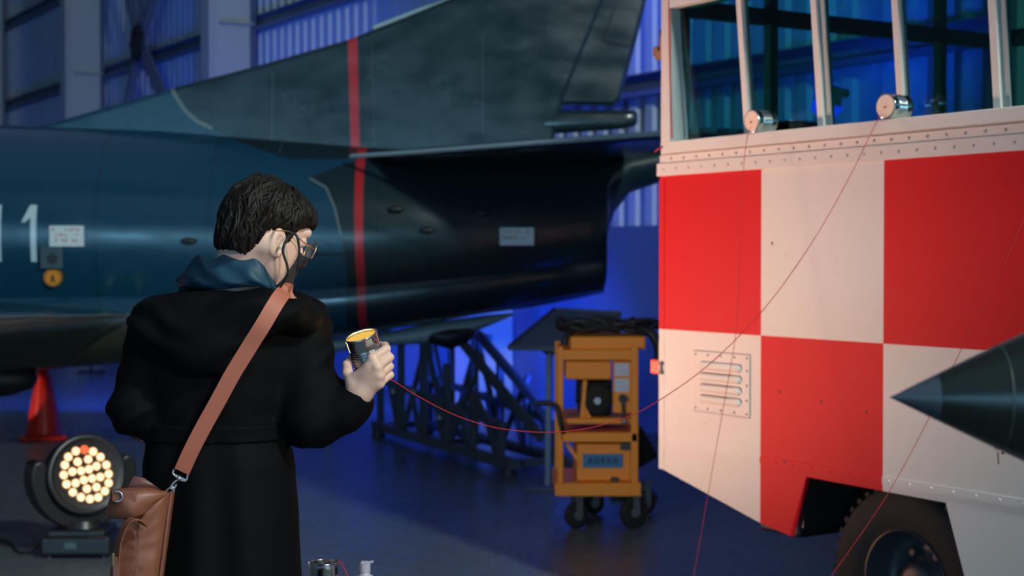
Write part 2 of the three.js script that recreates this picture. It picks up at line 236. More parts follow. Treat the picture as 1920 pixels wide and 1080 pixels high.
// ---------------------------------------------------------------- the aircraft
{
  const ZC = 11.4, PX = (p, z = ZC) => (p - 960) * z / FPX, PY = (p, z = ZC) => EYE + (480 - p) * z / FPX;
  const base = V(-1.5, 0, -ZC), plane = thing('jet_aircraft', 'dark blue-grey jet aircraft with a red band round its rear body and white number 1s', 'aircraft', base);
  const L = (g) => g.translate(-base.x, -base.y, -base.z);
  const T0 = -6, TW = 8.2, Y0 = 0.5, YH = 4.1; // extent of the paint map, metres
  const paint = (z) => canvasTex(2048, 1024, (g, w, h) => {
    const x = (p) => (PX(p, z) - T0) / TW * w, y = (p) => h - (PY(p, z) - Y0) / YH * h, k = w / TW * z / FPX;
    const path = (pts) => { g.beginPath(); pts.forEach(([a, b], i) => (i ? g.lineTo(x(a), y(b)) : g.moveTo(x(a), y(b)))); g.closePath(); };
    g.fillStyle = '#123d53'; g.fillRect(0, 0, w, h);
    // olive camouflage, outlines from the photograph
    g.fillStyle = '#182a2f';
    path([[322, 140], [335, 180], [352, 210], [375, 232], [400, 242], [440, 262], [500, 284], [540, 294], [690, 292], [800, 300], [1600, 300], [1600, -400], [300, -400]]); g.fill();
    path([[575, 330], [610, 350], [628, 390], [640, 440], [648, 520], [640, 700], [1600, 700], [1600, 270], [700, 280]]); g.fill();
    g.strokeStyle = '#66706a'; g.lineWidth = 7 * k; g.beginPath(); [[322, 160], [335, 184], [352, 210], [375, 230], [402, 242]].forEach(([a, b], i) => (i ? g.lineTo(x(a), y(b)) : g.moveTo(x(a), y(b)))); g.stroke();
    g.lineWidth = 4 * k; g.beginPath(); [[575, 332], [608, 350], [626, 390], [638, 440]].forEach(([a, b], i) => (i ? g.lineTo(x(a), y(b)) : g.moveTo(x(a), y(b)))); g.stroke();
    g.fillStyle = '#38382f'; path([[-800, 596], [0, 596], [250, 588], [250, 800], [-800, 800]]); g.fill();
    // panel seams and rivet rows
    g.strokeStyle = 'rgba(14,20,24,0.55)'; g.lineWidth = 1.6 * k;
    for (const [a, b, c, d] of [[392, 240, 388, 600], [402, 240, 402, 165], [510, 130, 508, 285], [706, 60, 706, 560], [800, 120, 812, 280], [905, 60, 900, 280], [812, 185, 1030, 195], [706, 150, 810, 160], [1030, 0, 1000, 190], [180, 240, 180, 600], [-120, 240, -120, 600]]) { g.beginPath(); g.moveTo(x(a), y(b)); g.lineTo(x(c), y(d)); g.stroke(); }
    for (const [a, b, c, d] of [[700, 90, 704, 320], [515, 140, 512, 280], [905, 70, 905, 250]]) for (let i = 0; i <= 30; i++) { const t = i / 30; g.fillStyle = 'rgba(150,170,175,0.4)'; g.beginPath(); g.arc(x(a + (c - a) * t), y(b + (d - b) * t), 1.5 * k, 0, 7); g.fill(); }
    // hatch outline beside the person's glasses
    g.strokeStyle = 'rgba(8,12,14,0.9)'; g.lineWidth = 4 * k; g.beginPath(); g.moveTo(x(590), y(448)); g.lineTo(x(632), y(447)); g.lineTo(x(665), y(455)); g.lineTo(x(668), y(470)); g.lineTo(x(632), y(477)); g.lineTo(x(590), y(477)); g.closePath(); g.stroke();
    // scuffs: grained patches where paint has rubbed thin
    for (let i = 0; i < 900; i++) { const a = 640 + rnd() * 450, b = 60 + rnd() * 230, c = [[715, 130], [800, 160], [850, 170], [900, 210], [560, 200], [720, 100]][i % 6]; const u = i % 2 ? a : c[0] + (rnd() - 0.5) * 60, v = i % 2 ? b : c[1] + (rnd() - 0.5) * 50; g.fillStyle = `rgba(${110 + rnd() * 40},${135 + rnd() * 30},${135 + rnd() * 30},${0.03 + rnd() * 0.1})`; g.fillRect(x(u), y(v), (1 + rnd() * 9) * k, (1 + rnd() * 3) * k); }
    for (let i = 0; i < 1500; i++) { g.fillStyle = `rgba(${10 + rnd() * 90},${20 + rnd() * 90},${25 + rnd() * 90},0.07)`; g.fillRect(rnd() * w, rnd() * h, 2 + rnd() * 30, 1 + rnd() * 3); }
    // dark lettering row too worn to read
    g.fillStyle = '#2a302f'; for (let i = 0; i < 17; i++) { const u = 738 + i * 13; if (i === 5 || i === 11) continue; g.fillRect(x(u), y(488), 3 * k, 20 * k); g.fillRect(x(u), y(488 + (i % 3) * 8), 8 * k, 3 * k); if (i % 2) g.fillRect(x(u + 6), y(488), 3 * k, 20 * k); }
    // number
    g.fillStyle = '#c4d2da'; for (const o of [0, -66]) { path([[58 + o, 384], [71 + o, 384], [70 + o, 491], [59 + o, 491], [59 + o, 408], [50 + o, 417], [42 + o, 417]]); g.fill(); }
    // red band
    g.fillStyle = '#b0282c'; path([[653, 40], [672, 40], [677, 290], [684, 640], [668, 640], [660, 290]]); g.fill();
  });
  const mapUV = (g) => planarUV(g, (X) => (X - T0) / TW, (X, Y) => (Y - Y0) / YH);
  const skinMat = (z) => new THREE.MeshStandardMaterial({ map: paint(z), roughness: 0.42, roughnessMap: NZ.rough, bumpMap: NZ.mid, bumpScale: 0.0006 });
  const near = skinMat(10.76), mid = skinMat(11.4);
  const ring = (px, top, bot, hz, e = 1, n = 56, z = ZC) => { const r = [], cy = (PY(top) + PY(bot)) / 2, hy = (PY(top) - PY(bot)) / 2; for (let i = 0; i < n; i++) { const a = i / n * Math.PI * 2, c = Math.cos(a), s = Math.sin(a); r.push(V(PX(px), cy + hy * Math.sign(s) * Math.abs(s) ** e, -z + hz * Math.sign(c) * Math.abs(c) ** e)); } return r; };
  const body = loft([[-900, 330, 560, 0.3], [-700, 270, 620, 0.56], [-450, 240, 640, 0.66], [-150, 236, 642, 0.67], [0, 236, 642, 0.67], [300, 246, 640, 0.66], [500, 262, 632, 0.63], [680, 276, 615, 0.59], [850, 286, 596, 0.54], [1000, 294, 576, 0.47], [1100, 290, 556, 0.41], [1131, 288, 549, 0.39], [1134, 286, 470, 0.36], [1140, 284, 430, 0.33], [1152, 280, 398, 0.3], [1180, 274, 362, 0.25], [1237, 268, 342, 0.2], [1330, 268, 330, 0.12], [1345, 285, 312, 0.03]].map((a) => ring(...a)));
  part('fuselage', L(mapUV(body)), near, plane);
  const lobe = loft([[-800, 560, 640, 0.3], [-500, 520, 690, 0.56], [0, 508, 698, 0.6], [250, 500, 680, 0.58], [500, 496, 650, 0.55], [680, 490, 626, 0.52], [850, 480, 598, 0.47], [1000, 470, 570, 0.42], [1128, 462, 547, 0.37]].map(([p, t, b, z]) => ring(p, t, b, z, 0.85)));
  part('lower_fairing', L(mapUV(lobe)), near, plane);
  // the engine's jet pipe, dark inside the rear end
  part('jet_pipe', L(rod(V(PX(1060), PY(490), -ZC), V(PX(1136), PY(492), -ZC), 0.16, 0.16, 28)), M.black, plane);
  const finShape = [[60, 262], [80, 238], [330, 166], [490, 124], [660, 75], [705, 56], [866, -8], [1010, -170], [1180, -170], [1134, 0], [1098, 89], [1054, 196], [1030, 300], [400, 300]].map(([a, b]) => [PX(a), PY(b)]);
  part('fin', L(mapUV(poly(finShape, 0.12, 0.035).translate(0, 0, -ZC - 0.06))), mid, plane);
  const rud = [[1187, -170], [1245, -170], [1211, 0], [1197, 60], [1162, 188], [1150, 199], [1040, 197], [1083, 90], [1119, 0]].map(([a, b]) => [PX(a), PY(b)]);
  const rudder = part('rudder', L(mapUV(poly(rud, 0.09, 0.03).translate(0, 0, -ZC - 0.045))), mid, plane);
  part('trim_tab', L(mapUV(poly([[1150, 20], [1196, 22], [1180, 92], [1128, 80]].map(([a, b]) => [PX(a), PY(b)]), 0.012, 0.004).translate(0, 0, -ZC + 0.048))), mid, rudder);
  part('leading_edge', L(tube([V(PX(702), PY(56), -ZC), V(PX(780), PY(26), -ZC), V(PX(866), PY(-9), -ZC), V(PX(1008), PY(-168), -ZC)], 0.028, 40)), std(0.3, 0.42, 0.46, 0.3), plane);
  const house = loft([[900, 222, 250, 0.03], [1000, 212, 252, 0.055], [1060, 207, 250, 0.07], [1170, 207, 242, 0.075], [1188, 208, 238, 0.07], [1194, 212, 232, 0.05]].map((a) => ring(...a, 0.7)));
  part('parachute_housing', L(mapUV(house)), mid, plane);
  // horizontal tail: swept towards the camera, seen from below
  for (const side of [1, -1]) {
    const h = 2.25, sec = (x0, x1, z, t) => { const r = []; for (let i = 0; i < 24; i++) { const u = i < 12 ? i / 12 : 2 - i / 12, up = i < 12 ? 1 : -1, x = x0 + (x1 - x0) * u, th = t * (Math.sqrt(Math.max(u, 0)) * 1.7 * (1 - u) + 0.02 + 0.1 * (1 - u)); r.push(V(x, h + up * th, -ZC + side * z)); } return side > 0 ? r.reverse() : r; };
    part('tailplane', L(mapUV(loft([sec(-1.12, 0.8, 0.2, 0.09), sec(-0.6, 1.0, 1.0, 0.07), sec(0.1, 1.25, 1.75, 0.05), ...(side > 0 ? [sec(0.98, 1.5, 2.65, 0.035), sec(1.15, 1.52, 2.72, 0.01)] : [sec(0.2, 1.25, 1.8, 0.01)])]))), mid, plane);
    if (side > 0) part('tailplane_edge_highlight', L(tube([V(-1.13, h, -ZC + 0.5), V(-0.6, h, -ZC + 1.0), V(0.1, h, -ZC + 1.75), V(0.98, h, -ZC + 2.65), V(1.15, h, -ZC + 2.72)], 0.017, 60)), std(0.3, 0.38, 0.42, 0.35), plane, 'leading edge with its lit line put into the colour');  // lit edge painted in as a paler tube
  }
  // wing: only its trailing root is in view
  for (const side of [1, -1]) {
    const sec = (xt, xl, z, y, t) => { const r = []; for (let i = 0; i < 28; i++) { const u = i < 14 ? i / 14 : 2 - i / 14, up = i < 14 ? 1 : -1, x = xt + (xl - xt) * u, th = t * (1.3 * u * (1 - u * u) + 0.05); r.push(V(x, y + up * th, -ZC + side * z)); } return side > 0 ? r : r.reverse(); };
    part('wing', L(mapUV(loft([sec(-2.66, -6.6, 0.3, 1.14, 0.27), sec(-2.72, -6.2, 0.9, 1.135, 0.24), sec(-2.86, -5.2, 2.3, 1.2, 0.12), sec(-2.98, -4.6, 3.4, 1.233, 0.07)]))), near, plane);
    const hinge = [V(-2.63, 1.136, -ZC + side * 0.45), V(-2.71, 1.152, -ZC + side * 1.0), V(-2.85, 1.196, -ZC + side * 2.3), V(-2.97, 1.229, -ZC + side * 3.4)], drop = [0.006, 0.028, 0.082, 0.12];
    const rings = hinge.map((p, k) => { const r = []; for (let i = 0; i < 14; i++) { const a = i / 14 * Math.PI * 2, c = Math.cos(a), s2 = Math.sin(a); r.push(V(p.x + 0.012 * c + 0.012 * (1 - s2), p.y - drop[k] / 2 + s2 * drop[k] / 2, p.z)); } return side > 0 ? r : r.reverse(); });
    const fl = part('wing_flap', L(loft(rings)), std(0.05, 0.036, 0.03, 0.28), plane, 'dark brown drooped flap'); part('flap_hinge_highlight', L(tube(hinge, 0.006, 40, 8)), std(0.35, 0.42, 0.45, 0.25, 0.6), fl);  // pale rod along the hinge puts in the bright highlight
  }
  const pale = std(0.3, 0.36, 0.38, 0.45);
  part('ventral_fin', L(loft([[520, 640, 664, 0.03], [600, 636, 664, 0.1], [700, 628, 650, 0.12], [800, 606, 644, 0.12], [900, 592, 618, 0.1], [962, 586, 592, 0.03]].map((a) => ring(...a)))), pale, plane, 'pale strip under the rear body');
  part('tail_bumper', L(loft([[770, 615, 630, 0.05], [810, 610, 645, 0.12], [845, 606, 656, 0.14], [880, 600, 640, 0.1], [900, 596, 610, 0.03]].map((a) => ring(...a)))), M.black, plane);
  part('drop_tank', L(loft([[-500, 690, 700, 0.05], [-300, 670, 750, 0.22], [-60, 668, 752, 0.24], [20, 676, 742, 0.2], [60, 690, 728, 0.1], [68, 704, 714, 0.02]].map((a) => ring(...a)))), M.black, plane);
  // main wheels, out of the picture on the left
  for (const z of [-1.15, 1.15]) { const g = part('wheel', L(new THREE.TorusGeometry(0.26, 0.1, 14, 32).translate(-4.6, 0.36, -ZC + z)), M.rubber, plane); part('wheel_leg', L(rod(V(-4.6, 0.36, -ZC + z * 1.1), V(-4.55, 1.15, -ZC + z * 0.95), 0.06)), M.steel, plane); }
  // plates and markings standing on the skin
  const Zs = 10.73;
  const plateTex = (rows, w) => canvasTex(256, 160, (g, W2, H2) => { g.fillStyle = '#d6dde0'; g.fillRect(0, 0, W2, H2); let i = 0; g.fillStyle = '#b5453c'; for (let r = 0; r < rows; r++) { let x = 14; const hgt = H2 / (rows + 1.2); while (x < W2 - 40) { const l = 6 + rnd() * 8; if (rnd() > 0.24) { g.fillRect(x, 18 + r * hgt * 1.1, 5, hgt * 0.66); g.fillRect(x, 18 + r * hgt * 1.1 + (i++ % 3) * hgt * 0.28, l + 6, 5); if (rnd() > 0.4) g.fillRect(x + l + 3, 18 + r * hgt * 1.1, 5, hgt * 0.66); } x += l + 16; } } });
  const flat = (px0, px1, py0, py1, z, mat, name, label) => { const m = part(name, L(planarUV(span(PX(px0, z), PX(px1, z), PY(py1, z), PY(py0, z), -z - 0.03, -z, 0), (X) => (X - PX(px0, z)) / (PX(px1, z) - PX(px0, z)), (X, Y) => (Y - PY(py1, z)) / (PY(py0, z) - PY(py1, z)))), mat, plane, label); return m; };
  flat(93, 157, 423, 462, 10.715, new THREE.MeshStandardMaterial({ map: plateTex(3), roughness: 0.6 }), 'warning_plate', 'white plate with three rows of red print');
  flat(937, 1001, 427, 460, 10.86, new THREE.MeshStandardMaterial({ map: plateTex(2), roughness: 0.6 }), 'warning_plate', 'white plate with two rows of red print');
  const jackTex = canvasTex(128, 128, (g) => { g.fillStyle = '#e08a12'; g.fillRect(0, 0, 128, 128); g.strokeStyle = '#3a2408'; g.lineWidth = 4; g.beginPath(); g.arc(64, 64, 56, 0, 7); g.stroke(); g.fillStyle = '#2a1a06'; g.beginPath(); g.moveTo(64, 42); g.lineTo(78, 70); g.lineTo(50, 70); g.fill(); g.fillRect(58, 66, 12, 26); g.fillRect(44, 78, 40, 5); g.fillRect(40, 92, 48, 6); });
  const jd = new THREE.CylinderGeometry(0.062, 0.062, 0.02, 36).rotateX(Math.PI / 2).rotateX(0.12).translate(PX(99, 10.76), PY(520, 10.76), -10.765); part('jack_mark', L(planarUV(jd, (X) => (X - PX(99, 10.76)) / 0.124 + 0.5, (X, Y) => (Y - PY(520, 10.76)) / 0.124 + 0.5)), new THREE.MeshStandardMaterial({ map: jackTex, roughness: 0.5 }), plane, 'orange disc with a black jacking symbol');
  const sock = part('drain_socket', L(join([box(0.16, 0.16, 0.03, PX(97, 10.74), PY(483, 10.74), -10.735, 0.012)])), std(0.04, 0.08, 0.1, 0.6), plane); part('socket_hole', L(new THREE.CylinderGeometry(0.035, 0.035, 0.02, 20).rotateX(Math.PI / 2).translate(PX(100, 10.74), PY(485, 10.74), -10.722)), M.black, sock);
  for (const [a, b, z] of [[742, 392, 10.82], [800, 432, 10.83], [905, 400, 10.87], [353, 452, 10.72]]) part('vent_scoop', L(new THREE.SphereGeometry(1, 16, 10).scale(0.055, 0.025, 0.02).translate(PX(a, z), PY(b, z), -z - 0.005)), M.black, plane);
}
// slim post behind the rear body
{ const p = at(616, 815, 13.4).setY(0), j = thing('support_post', 'slim pale blue-lit post behind the fuselage, beside the coat sleeve', 'post', p);
  part('post', rod(V(0, 0.03, 0), V(0, 1.5, 0), 0.024, 0.024, 16), std(0.45, 0.5, 0.55, 0.5), j); part('foot', new THREE.CylinderGeometry(0.13, 0.15, 0.03, 24).translate(0, 0.015, 0), M.darkSteel, j); }
// trestle under the tail
{ const a = V(-1.15, 0, -13.3), b = V(-0.02, 0, -10.9), d = b.clone().sub(a).normalize(), len = a.distanceTo(b), turn = Math.atan2(-d.z, d.x);
  const t = thing('trestle', 'dark steel trestle frame of posts and braces under the aircraft tail', 'trestle', a, turn), m = std(0.08, 0.085, 0.1, 0.55);
  for (const z of [-0.45, 0]) {
    part('base_rail', [span(-0.1, len + 0.1, 0.05, 0.12, z - 0.035, z + 0.035)], m, t);
    part('top_rail', bar(V(-0.1, 0.9, z), V(len * 0.5, 0.9, z), 0.05), m, t); part('middle_rail', bar(V(-0.1, 0.5, z), V(len * 0.96, 0.34, z), 0.05), m, t);
    for (let k = 0; k < 6; k++) { const x = 0.05 + k * len / 5.4, top = k < 3 ? 0.9 : 0.72 - (k - 3) * 0.19; part('post', bar(V(x, 0.1, z), V(x, top, z), 0.05), m, t); if (k < 5) { part('leg', bar(V(x + len * 0.09, 0.5 - k * 0.02, z + 0.01), V(x + len * 0.17, 0.1, z + 0.01), 0.035), m, t); part('brace', bar(V(x + 0.02, k % 2 ? 0.1 : top, z - 0.01), V(x + len / 5.4, k % 2 ? top * 0.9 : 0.1, z - 0.01), 0.035), m, t); } }
  }
  for (const z of [-0.17, -0.36]) part('long_brace', bar(V(1.3, 0.93, z), V(2.78, 0.27, z - 0.02), 0.07, 0.04), m, t);
  for (const x of [0, len * 0.5, len]) part('cross_rail', bar(V(x, 0.085, -0.45), V(x, 0.085, 0), 0.05), m, t);
  for (const [x, y] of [[0.5, 0.42], [0.95, 0.45], [1.5, 0.3]]) part('clamp', new THREE.SphereGeometry(0.035, 12, 8).translate(x, y, 0.05), M.steel, t);
  for (const x of [0, len]) for (const z of [-0.45, 0]) part('foot', new THREE.CylinderGeometry(0.05, 0.06, 0.06, 14).translate(x, 0.03, z), M.darkSteel, t);
}

// ---------------------------------------------------------------- the checkered truck
{
  const LEN = 4.2, WID = 2.2, t = thing('runway_truck', 'red and white checkered airfield truck with a glazed cabin', 'truck', hv(0, 0, 0), ALPHA);
  const tex = canvasTex(2048, 820, (g, w, h) => {
    const x = (s) => s / LEN * w, y = (m) => h - (m - 0.36) / 1.68 * h, k = w / LEN;
    g.fillStyle = '#dcd3cb'; g.fillRect(0, 0, w, h); g.fillStyle = '#cf1a22';
    const sx = [-0.1, 0.655, 1.318, 1.98, 2.64, 3.3, 4.3];
    for (let i = 0; i < 6; i++) { const a = x(sx[i]), b = x(sx[i + 1]); if (i % 2 === 0) g.fillRect(a, y(1.895), b - a, y(1.235) - y(1.895)); else g.fillRect(a, y(1.235), b - a, h); }
    for (let i = 0; i < 1600; i++) { const v = rnd() > 0.5; g.fillStyle = v ? `rgba(70,50,45,${rnd() * 0.06})` : `rgba(255,250,245,${rnd() * 0.05})`; g.fillRect(rnd() * w, rnd() * h, 1 + rnd() * 14, 1 + rnd() * 5); }
    g.fillStyle = 'rgba(60,30,20,0.75)'; for (const [s, m] of [[0.765, 1.02], [1.0, 1.0], [1.235, 0.98], [1.4, 1.05], [0.72, 1.6], [2.0, 0.93], [1.86, 0.9], [0.8, 0.75]]) { g.beginPath(); g.arc(x(s), y(m), 0.006 * k, 0, 7); g.fill(); }
    g.strokeStyle = 'rgba(90,60,30,0.8)'; g.lineWidth = 3; g.beginPath(); g.moveTo(x(1.84), y(0.9)); g.lineTo(x(1.842), y(0.86)); g.stroke();
    for (let i = 0; i < 40; i++) { const s = rnd() * LEN, m = 1.9 + rnd() * 0.06; g.fillStyle = `rgba(150,80,40,${rnd() * 0.25})`; g.fillRect(x(s), y(m), 10 + rnd() * 60, 1 + rnd() * 2); }
  });
  tex.wrapS = tex.wrapT = THREE.ClampToEdgeWrapping;
  const paintM = new THREE.MeshPhysicalMaterial({ map: tex, roughness: 0.55, specularIntensity: 0.2 });
  const uv = (g) => planarUV(g, (x) => x / LEN, (x, y) => (y - 0.36) / 1.68);
  const wheelS = [1.368, 3.55];
  const outline = [[0, 0.632], [0.66, 0.487], [0.828, 0.463], [0.92, 0.704], [1.613, 0.7], [1.702, 0.45], [3.1, 0.45], [3.18, 0.7], [3.9, 0.7], [4.0, 0.45], [LEN, 0.45], [LEN, 1.985], [0, 1.985]];
  const side = part('side_panel', uv(poly(outline, 0.024, 0.003).translate(0, 0, -0.024)), paintM, t);
  // dent lines and raised seam with rivets
  part('seam_strip', uv(span(0.0, LEN, 0.727, 0.757, -0.004, 0.003)), paintM, side);
  const rivet = (x, y, z, r = 0.006) => new THREE.SphereGeometry(r, 8, 6).scale(1, 1, 0.5).translate(x, y, z);
  const rv = (list) => list.map(([x, y, z, r]) => rivet(x, y, z, r));
  { const a = []; for (let s = 0.05; s < LEN; s += 0.1) a.push([s, 0.742, 0.003]); for (let y = 0.7; y < 1.9; y += 0.11) a.push([0.028, y, 0.001, 0.005]); part('rivets', uv(join(rv(a))), paintM, side); }
  part('edge_strip', uv(span(-0.006, 0.03, 0.63, 1.885, -0.03, 0.002)), paintM, side);
  const wm = M.white;
  const belt = part('belt_rail', span(-0.01, LEN, 1.893, 1.948, -0.02, 0.014, 0.003), wm, t);
  { const a = []; for (let s = 0.04; s < LEN; s += 0.085) a.push([s, 1.92, 0.0145], [s + 0.04, 1.965, 0.006]); part('rivets', join(rv(a)), std(0.5, 0.44, 0.41, 0.5), belt); }
  part('upper_strip', span(0, LEN, 1.95, 1.982, -0.02, 0.004), wm, t);
  part('window_sill', span(0.058, LEN, 1.986, 2.035, -0.1, 0.04, 0.004), wm, t);
  part('corner_post', span(0, 0.058, 1.985, 3.14, -0.058, 0, 0.005), wm, t);
  part('corner_post', span(0, 0.058, 0.64, 3.14, -WID, -WID + 0.058, 0.005), wm, t); part('corner_post', span(LEN - 0.06, LEN, 0.45, 3.14, -0.06, 0), wm, t); part('corner_post', span(LEN - 0.06, LEN, 0.45, 3.14, -WID, -WID + 0.06), wm, t);
  const YB = 2.035, YT = 2.607, zg = (y) => -0.085 + (y - YB) / (YT - YB) * 0.05;
  const lean = (s0, s1, d0, d1, y0 = YB, y1 = YT) => { // a bar that follows the leaning glass
    const P = (s, y, d) => V(s, y, zg(y) + d); return loft([[P(s0, y0, d0), P(s1, y0, d0), P(s1, y0, d1), P(s0, y0, d1)].reverse(), [P(s0, y1, d0), P(s1, y1, d0), P(s1, y1, d1), P(s0, y1, d1)].reverse()]).toNonIndexed(); };
  const fl = (g) => { g.computeVertexNormals(); return g; };
  part('window_jamb', fl(poly([[-0.004, YB], [-0.1, YB], [-0.05, YT], [-0.004, YT]], 0.012).rotateY(-Math.PI / 2).translate(0.07, 0, 0)), M.jamb, t);
  part('window_stile', fl(lean(0.07, 0.088, -0.012, 0.012)), M.jamb, t);
  const head = part('window_head', span(0.058, LEN, YT, YT + 0.055, -0.09, 0.006, 0.004), wm, t);
  part('roof', span(-0.05, LEN + 0.05, 3.12, 3.2, -WID - 0.05, 0.05, 0.02), wm, t);
  part('upper_panel', span(0, LEN, YT + 0.055, 3.12, -0.03, -0.004), wm, t);
  const bars = [[0.5, 0], [0.93, 1], [1.345, 0], [1.78, 1], [2.2, 0], [2.63, 1], [3.05, 0], [3.48, 1], [3.9, 0]];
  let prev = 0.088;
  for (const [s, dbl] of bars) {
    const m = part('mullion', fl(lean(s - 0.024, s + 0.006, -0.01, 0.02)), wm, t);
    if (dbl) part('sash_stile', fl(lean(s + 0.008, s + 0.038, -0.012, 0.008)), M.jamb, m);
    else part('sash_stile', fl(lean(s + 0.0062, s + 0.012, -0.012, 0.006)), M.jamb, m);
    part('window_pane', fl(lean(prev, s - 0.024, -0.002, 0.002)), M.glass, t); prev = s + (dbl ? 0.038 : 0.012);
  }
  part('window_pane', fl(lean(prev, LEN - 0.06, -0.002, 0.002)), M.glass, t);
  // rear end: panel, window opening, mullions and glass
  const im = M.interior;
  part('rear_panel', [span(0.0, 0.02, 0.632, 2.03, -WID, -0.024)], wm, t); part('rear_lining', span(0.021, 0.03, 0.7, 2.03, -WID + 0.03, -0.03), im, t);
  part('rear_head', span(0.0, 0.05, 2.585, 2.655, -WID + 0.06, -0.06), im, t);
  for (const d of [0.07, 0.6, 1.68, 2.1]) part('rear_mullion', span(0.004, 0.05, 2.03, 3.1, -d - (d < 0.1 || d > 2 ? 0.05 : 0.022), -d + (d < 0.1 ? 0.0 : 0.022)), std(0.04, 0.07, 0.06, 0.5), t);
  part('rear_pane', span(0.018, 0.022, 2.03, 3.12, -WID + 0.06, -0.06), std(0, 0, 0), t).material = new THREE.MeshPhysicalMaterial({ color: lin(0.75, 0.9, 0.9), roughness: 0.03, transmission: 1, thickness: 0 });
  // far side, front and floor
  part('far_panel', span(0, LEN, 0.6, 2.03, -WID, -WID + 0.03), im, t); part('far_head', span(0.06, LEN - 0.06, 2.6, 2.68, -WID, -WID + 0.06), im, t);
  for (const s of [0.95, 1.85, 2.75, 3.5]) part('far_mullion', span(s, s + 0.04, 2.03, 3.1, -WID, -WID + 0.04), im, t);
  part('front_panel', span(LEN - 0.02, LEN, 0.45, 3.12, -WID + 0.06, -0.06), im, t);
  part('cabin_floor', span(0.03, LEN - 0.03, 1.0, 1.03, -WID + 0.03, -0.03), im, t); part('ceiling_lining', span(0.07, LEN - 0.06, 3.1, 3.119, -WID + 0.06, -0.06), im, t);
  // inside: a low console behind the second pane
  part('console', [span(0.3, 0.8, 1.03, 2.03, -0.62, -0.3, 0.02), span(0.28, 0.44, 2.03, 2.12, -0.5, -0.34, 0.01)], M.black, t);
  // louvred vent
  part('vent_shadow_edge', span(0.2345, 0.5945, 0.9, 1.157, -0.002, 0.0018), std(0.2, 0.2, 0.22, 0.7), t);  // dark rim plate painted in for the shadow gap round the vent
  const vent = part('vent_plate', span(0.237, 0.59, 0.903, 1.153, -0.002, 0.005, 0.002), wm, t);
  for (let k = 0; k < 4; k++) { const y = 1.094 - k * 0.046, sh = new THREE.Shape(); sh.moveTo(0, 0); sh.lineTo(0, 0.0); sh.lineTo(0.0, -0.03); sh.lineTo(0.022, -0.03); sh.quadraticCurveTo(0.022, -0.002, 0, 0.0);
    const g = new THREE.CapsuleGeometry(0.019, 0.235, 8, 16).rotateZ(Math.PI / 2).scale(1, 0.9, 0.85).translate(0.408, y, 0.003); const lv = part('louver', g, wm, vent); part('louver_gap_shade', new THREE.CapsuleGeometry(0.0185, 0.235, 8, 16).rotateZ(Math.PI / 2).scale(1, 0.9, 0.3).translate(0.4125, y + 0.0045, 0.003), std(0.05, 0.06, 0.08, 0.8), lv); }  // dark capsule showing above and right: louver gap and its shade put in
  { const a = []; for (const s of [0.25, 0.33, 0.415, 0.5, 0.577]) for (const y of [0.916, 1.14]) a.push([s, y, 0.005, 0.005]); for (const y of [0.97, 1.03, 1.09]) a.push([0.577, y, 0.005, 0.005]); part('screws', join(rv(a)), M.darkSteel, vent); }
  // rear reflector, bracket
  const refl = part('reflector', span(-0.085, -0.002, 1.035, 1.1, -0.03, -0.008, 0.008), std(0.9, 0.07, 0.03, 0.35), t, 'orange-red reflector'); part('reflector_bracket', [span(0.002, 0.024, 1.04, 1.055, 0, 0.012), span(0.002, 0.024, 1.08, 1.095, 0, 0.012), span(0.006, 0.018, 1.055, 1.08, 0, 0.008)], M.darkSteel, refl);
  part('lamp_bracket', [span(-0.055, -0.001, 2.4, 2.44, -0.06, -0.01, 0.004), span(-0.085, -0.05, 2.42, 2.46, -0.05, -0.02, 0.004), span(-0.04, -0.001, 2.44, 2.5, -0.06, -0.02, 0.006)], std(0.3, 0.13, 0.06, 0.7), t, 'rusty brown bracket');
  part('red_cable', [tube([hvL(0.062, 2.75, 0.004), hvL(0.066, 2.5, 0.004), hvL(0.075, 2.25, 0.004), hvL(0.088, 2.05, 0.006)], 0.004, 30, 6), tube([hvL(-0.012, 2.0, 0.02), hvL(0.02, 2.006, 0.03), hvL(0.07, 2.015, 0.044)], 0.0035, 12, 6), tube([hvL(-0.05, 2.45, -0.03), hvL(-0.04, 2.52, -0.03), hvL(0.0, 2.52, 0.004)], 0.004, 12, 6)], M.string, t, 'red wire along the window post');
  function hvL(s, y, n) { return V(s, y, n); }
  // wheel arches, chassis, wheels
  for (const ws of wheelS) part('wheel_arch', [span(ws - 0.5, ws + 0.36, 0.72, 0.76, -0.55, -0.026), span(ws - 0.52, ws - 0.49, 0.5, 0.76, -0.55, -0.026), span(ws + 0.36, ws + 0.39, 0.45, 0.76, -0.55, -0.026), span(ws - 0.5, ws + 0.36, 0.4, 0.76, -0.6, -0.55)], M.black, t);
  part('chassis', [span(0.2, LEN, 0.45, 0.62, -0.8, -0.7), span(0.2, LEN, 0.45, 0.62, -1.5, -1.4), span(0.15, 0.25, 0.45, 0.62, -1.5, -0.7), span(0.3, 0.55, 0.38, 0.6, -0.72, -0.3, 0.02)], M.black, t);
  part('tow_bar', [rod(V(-0.3, 0.62, -0.5), V(0.4, 0.6, -0.5), 0.03), span(-0.1, 0.1, 0.54, 0.66, -1.3, -0.3, 0.01)], M.black, t);
